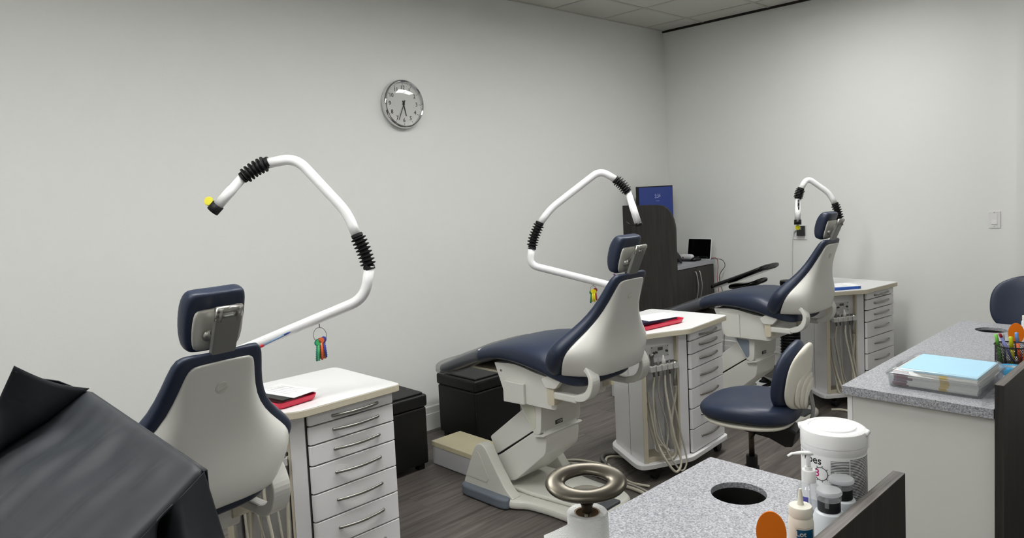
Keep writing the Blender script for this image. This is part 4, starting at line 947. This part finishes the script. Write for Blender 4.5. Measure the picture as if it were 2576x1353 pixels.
marker('pen', 'silver and black ballpoint pen in the mesh cup', 'pen', cp(-.03, .01, .006), cp(-.034, .02, .13), (90, 96, 90), (150, 152, 148), .0055, .5)
marker('highlighter', 'yellow highlighter in the mesh cup', 'highlighter', cp(-.015, -.015, .006), cp(-.022, -.01, .125), (206, 204, 40), (196, 196, 20), .0085, .45)
marker('highlighter', 'green highlighter at the back of the mesh cup', 'highlighter', cp(-.03, .035, .006), cp(-.048, .045, .126), (120, 200, 80), (130, 206, 90), .0075, .4)
marker('marker', 'orange marker with light blue cap in the mesh cup', 'marker', cp(.012, -.02, .006), cp(.0, -.012, .142), (226, 110, 60), (116, 156, 216), .0072, .32)
marker('marker', 'thick orange marker leaning right in the mesh cup', 'marker', cp(.01, -.045, .006), cp(.032, -.035, .112), (232, 110, 60), (238, 120, 70), .0105, .35)
# pliers
t = thing('pliers', 'steel and black pliers standing in the mesh cup', 'pliers', cp(.035, .0, .006))
tube('grip', [(0, 0, 0), (.02, .02, .06), (.03, .03, .10)], .008, BPLAS, t, 10); tube('grip', [(-.01, -.01, 0), (.02, .025, .05), (.045, .045, .085)], .008, BPLAS, t, 10); tube('jaw', [(.028, .028, .095), (.034, .034, .13)], .005, STEEL, t, 8)
# blue tape roll / dish
t = thing('tape_roll', 'blue roll of tape lying beside the storage box', 'tape roll', (-.695, 3.415, ZT), 0)
lathe('tape', [(.022, .0), (.046, .0), (.048, .004), (.048, .026), (.046, .030), (.022, .030), (.022, 0)], BLUE, t, 40, close=False); lathe('inner_core', [(.0185, 0.001), (.0218, .001), (.0218, .029), (.0185, .029), (.0185, .001)], solid(206, 214, 218), t, 32, close=False)
shield('round orange light shield behind the pencil cup', -.749, 3.765, ZT, R(20), 0)
t = abottle('dispenser bottle at the far end of the right worktop', -.725, 4.09, None)
t = thing('small_jar', 'small ivory capped jar beside the far dispenser bottle', 'jar', (-.775, 4.12, ZT)); lathe('jar_body', [(.001, 0), (.022, 0), (.024, .004), (.024, .09), (.02, .098), (.001, .098)], NAT, t, 28); lathe('jar_cap', [(.001, .0985), (.021, .0985), (.021, .118), (.001, .12)], IVORY, t, 24)

# ------------------------------------------------------------------ operator stools
def stool(label, loc, rz, zs, group='navy operator stools', tall=0.):
    t = thing('operator_stool', label, 'stool', (loc[0], loc[1], 0), rz, group)     # faces local -x, back at +x
    # five leg base
    for k in range(5):
        a = R(72*k+20); L = tube('leg', [(0, 0, .085), (.12*math.cos(a), .12*math.sin(a), .088), (.25*math.cos(a), .25*math.sin(a), .068)], [.026, .022, .016], BPLAS, t, 8)
        tube('caster', [(.25*math.cos(a)-.012, .25*math.sin(a), .026), (.25*math.cos(a)+.012, .25*math.sin(a), .026)], .026, BPLAS, L, 14)
    tube('lower_sleeve', [(0, 0, .07), (0, 0, .235)], .033, BPLAS, t, 16); tube('upper_sleeve', [(0, 0, .23), (0, 0, .285)], .026, BPLAS, t, 16); tube('piston', [(0, 0, .28), (0, 0, zs-.03)], .013, mat('piston_brown', S(84, 72, 62), .3, metal=.8), t, 14)
    es(t.children[-1])
    mech = prism('mechanism', [(-.13, zs-.012), (-.10, zs-.04), (.0, zs-.062), (.10, zs-.075), (.17, zs-.105), (.20, zs-.10), (.22, zs-.03), (.17, zs-.012)], -.06, .06, BPLAS, t, 'y', bevel=.006)
    tube('lever', [(.04, -.05, zs-.04), (.05, -.12, zs-.05), (.05, -.16, zs-.05)], .005, BPLAS, mech, 8)
    pan = loft('seat_pan', [[(x, y, z) for x, y in sup(.205*f, .205*f, 2.6, 36)] for z, f in ((zs-.014, .86), (zs-.008, .95), (zs+.006, .985), (zs+.008, .95))], mat('stool_white_shell', S(220, 216, 202), .4), t)
    rg = []
    for z, f in ((.006, .95), (.014, 1.0), (.04, 1.035), (.065, 1.02), (.082, .95), (.092, .80), (.096, .55), (.094, .25)):
        rg.append([(x*1.02+.0, y*1.0, zs+z+.012*(abs(y)/.2)**2*f-(.012*max(0, -x/.2) if z > .05 else 0)) for x, y in sup(.212*f, .212*f, 2.5, 36)])
    loft('seat_cushion', rg, NAVY, t, sub=1)
    # back pad: curved lens shape with white rear shell
    zb = zs+.215; x0 = .205
    rg = []; H = .165
    for k in range(11):
        f = -1+2*k/10; hw = .155*math.sqrt(max(.012, 1-abs(f)**2.6)); z = zb+f*H; xr = x0+.03*(f)+(-.018*f*f)
        th = .030*math.sqrt(max(.05, 1-f*f))+.008
        rg.append([(xr-.042*(1-(a/.16)**2)*-1*.0+b*th-.10*(a/.16)**2*.55, a, z) for a, b in [(q[0], q[1]) for q in sup(hw, 1., 2.6, 26)]])
    loft('back_cushion', rg, NAVY, t, sub=1)
    rg = []
    for k in range(11):
        f = -1+2*k/10; hw = .140*math.sqrt(max(.012, 1-abs(f)**2.6)); z = zb+f*H*.95; xr = x0+.03+.03*f-.018*f*f
        rg.append([(xr+.004+b*.012+.016*(1-(a/.15)**2)-.10*(a/.16)**2*.5, a, z) for a, b in sup(hw, 1., 3, 26)])
    bs = loft('back_shell', rg, mat('stool_white_shell', S(220, 216, 202), .4), t, sub=1)
    for k in range(3):
        hw = .10-.025*k; rg = []
        for j in range(7):
            f = -1+2*j/6; h2 = hw*math.sqrt(max(.03, 1-abs(f)**3)); z = zb-.05-.012*k+f*(.10-.012*k); xr = x0+.052+.009*k+.03*(z-zb)/H
            rg.append([(xr+b*.008-.10*(a/.16)**2*.4, a, z) for a, b in sup(h2, 1., 3, 20)])
        loft('shell_step', rg, mat('stool_white_shell', S(220, 216, 202), .4), bs, sub=1)
    tube('back_support', fillet([(.12, 0, zs-.06), (.235, 0, zs-.05), (.285, 0, zs+.05), (.262, 0, zb-.04)], .05, 5), .012, GREYM, t, 10, sx=1.8, sy=.6)
    return t
stool('navy operator stool with white shell back in front of the counters', (-1.655, 3.085), R(10), .475)
stool('navy operator stool half hidden beyond the far end of the right worktop', (-.955, 4.765), R(90), .572)

# ------------------------------------------------------------------ draped cover in the lower left foreground
def drape():
    t = thing('draped_cover', 'charcoal vinyl cover draped over equipment in the lower left foreground', 'drape', (-1.45, .15, 0))
    O = Vector((-1.45, .15, 0)); vs = []; fs = []
    def patch_(fn, nu, nv):
        n0 = len(vs)
        for i in range(nu+1):
            for j in range(nv+1): vs.append(Vector(fn(i/nu, j/nv))-O)
        for i in range(nu):
            for j in range(nv):
                a_ = n0+i*(nv+1)+j; fs.append((a_, a_+nv+1, a_+nv+2, a_+1))
    def pl(pts, f):
        k = f*(len(pts)-1); i = min(int(k), len(pts)-2); return Vector(pts[i]).lerp(Vector(pts[i+1]), k-i)
    crease = [(-1.73, .392, 1.203), (-1.725, .31, 1.153), (-1.725, .229, 1.120), (-1.72, .05, .99), (-1.72, -.06, .90)]
    rightc = [(-1.085, .385, 1.197), (-1.08, .333, 1.162), (-1.08, .280, 1.1255), (-1.08, .10, 1.0), (-1.08, -.06, .90)]
    def fold(u, v):
        k = min(1, v*5)*min(1, (1-u)*8)*min(1, u*8)
        return k*(.006*math.sin(15*u+3*v+.5)+.004*math.sin(31*u-5*v)+.003*math.sin(53*u+2*v))
    def slope(u, v):
        p = pl(crease, v).lerp(pl(rightc, v), u); p.z += fold(u, v)
        if v < .05: p.z -= .007*(1-v/.05)**2
        if u > .965: k = (u-.965)/.035; p.z -= .010*k*k; p.x += .004*k
        return p
    patch_(slope, 60, 40)
    # raised left corner folding over the crease
    peak = [(-1.73, .392, 1.203), (-1.70, .332, 1.247), (-1.66, .275, 1.274), (-1.63, .249, 1.295)]
    hem = [(-1.63, .249, 1.295), (-1.655, .226, 1.236), (-1.70, .203, 1.165), (-1.75, .17, 1.05), (-1.80, .10, .90)]
    def flap(u, v):
        p = pl(crease, v*.9).lerp(pl(hem, v), u); p.z -= .010*math.sin(math.pi*u)*(1-v); p.x += .03*math.sin(math.pi*u)*min(1, v*3); return p
    patch_(flap, 24, 30)
    # right end: hanging cloth with a pinched pleat
    def hang(u, v):
        p = pl(rightc, u); p.x += .004; p.z -= .010; d = .0+v*v*.9; y = p.y
        bul = math.exp(-((y-.362)/.02)**2); pin = math.exp(-((y-.326)/.011)**2); out = .075*min(1, d/.15)+.05*max(0, d-.15)
        q = Vector((p.x+out*(.75+.2*bul)-.085*pin*min(1, d/.04), p.y+.018*min(1, d/.2)*(1 if y > .35 else -.4), p.z-d))
        if u < .04: q.z -= .0
        q.z = max(q.z, .02+.001*u); return q
    patch_(hang, 110, 30)
    # rear side, left side and near side down to the floor
    ridge = [(-1.63, .249, 1.295), (-1.66, .275, 1.274), (-1.70, .332, 1.247), (-1.73, .392, 1.203), (-1.085, .385, 1.197)]
    def rear(u, v):
        p = pl(ridge, u) if u < 1 else Vector(ridge[-1]); p = Vector(p); k = max(0., 1-u/.75); h = min(1., v/.25); w_ = max(0., (v-.25)/.75)
        p.z -= .010; p.x -= .16*k*h; p.y += .006*h+.03*w_+.012*math.sin(22*u)*w_; p.z -= .07*k*h; p.z = p.z*(1-w_)+.02*w_; return p
    patch_(rear, 40, 12)
    def near(u, v):
        p = Vector(crease[-1]).lerp(Vector(rightc[-1]), u); p.y += -.03*v+.012*math.sin(20*u)*v; p.z = p.z*(1-v)+.02*v; p.x += .12*v*u; return p
    patch_(near, 24, 8)
    def left(u, v):
        p = pl(hem, u); q = Vector(p); h = min(1., v/.25); w_ = max(0., (v-.25)/.75)
        q.x -= .16*h; q.y += .02*(1-u)*h; q.z -= .07*h; q.z = q.z*(1-w_)+.02*w_; return q
    patch_(left, 16, 8)
    me_o = mesh('vinyl_sheet', vs, fs, CHAR, t, smooth=True)
    s = me_o.modifiers.new('thick', 'SOLIDIFY'); s.thickness = .002
    tube('stand_post', [(0, 0, .02), (0, .05, .9)], .03, BPLAS, t, 12); lathe('stand_foot', [(.001, 0), (.1, 0), (.1, .02), (.001, .03)], BPLAS, t, 24)
    box('stand_head', -.24, .3, .0, .16, .86, .94, BPLAS, t)
drape()

# ------------------------------------------------------------------ cables on the floor
def cable(label, pts, r, m_):
    o = tube('floor_cable', spline(pts, 8), r, m_, None, 8); tag(o, label, 'cable', 'cables across the floor between chair and cart')
cable('thick cream cable snaking from the middle chair foot around its rear end', [(-2.80, 2.93, .012), (-2.65, 2.96, .011), (-2.48, 2.955, .011), (-2.34, 2.94, .011), (-2.19, 2.93, .011), (-2.08, 2.86, .011), (-2.05, 2.72, .011), (-2.09, 2.60, .011)], .009, HOSE)
cable('thin cream cable lying beside the middle chair foot', [(-2.82, 2.95, .009), (-2.70, 3.02, .008), (-2.55, 3.01, .008), (-2.40, 2.98, .008), (-2.22, 2.97, .008), (-2.06, 2.90, .008), (-2.025, 2.75, .008), (-2.06, 2.60, .008)], .006, HOSEG)
cable('cream cable arcing on the floor towards the middle cart', [(-2.80, 3.0, .008), (-2.72, 3.07, .008), (-2.55, 3.10, .008), (-2.42, 3.04, .008), (-2.30, 3.0, .008), (-2.20, 3.02, .008)], .007, HOSE)
cable('dark grey cable curling out from under the middle cart', [(-2.50, 3.30, .012), (-2.61, 3.28, .012), (-2.66, 3.22, .012), (-2.62, 3.15, .012), (-2.56, 3.11, .012), (-2.54, 3.04, .012), (-2.58, 2.99, .012)], .011, mat('dark_hose', S(96, 94, 90), .5))
cable('pale cable curling beside the dark one under the middle cart', [(-2.49, 3.27, .010), (-2.58, 3.25, .010), (-2.62, 3.20, .010), (-2.575, 3.13, .010), (-2.51, 3.09, .010), (-2.50, 3.03, .010)], .007, HOSE)
cable('cream cable looping on the floor behind the operator stool', [(-2.0, 4.82, .009), (-1.93, 4.86, .009), (-1.82, 4.80, .009), (-1.76, 4.62, .009), (-1.80, 4.45, .009), (-1.90, 4.38, .009)], .008, HOSE)
cable('thin dark cable along the skirting behind the bar stool', [(-3.2, 5.70, .006), (-3.0, 5.69, .005), (-2.75, 5.685, .005), (-2.5, 5.69, .005), (-2.3, 5.70, .005)], .004, BPLAS)
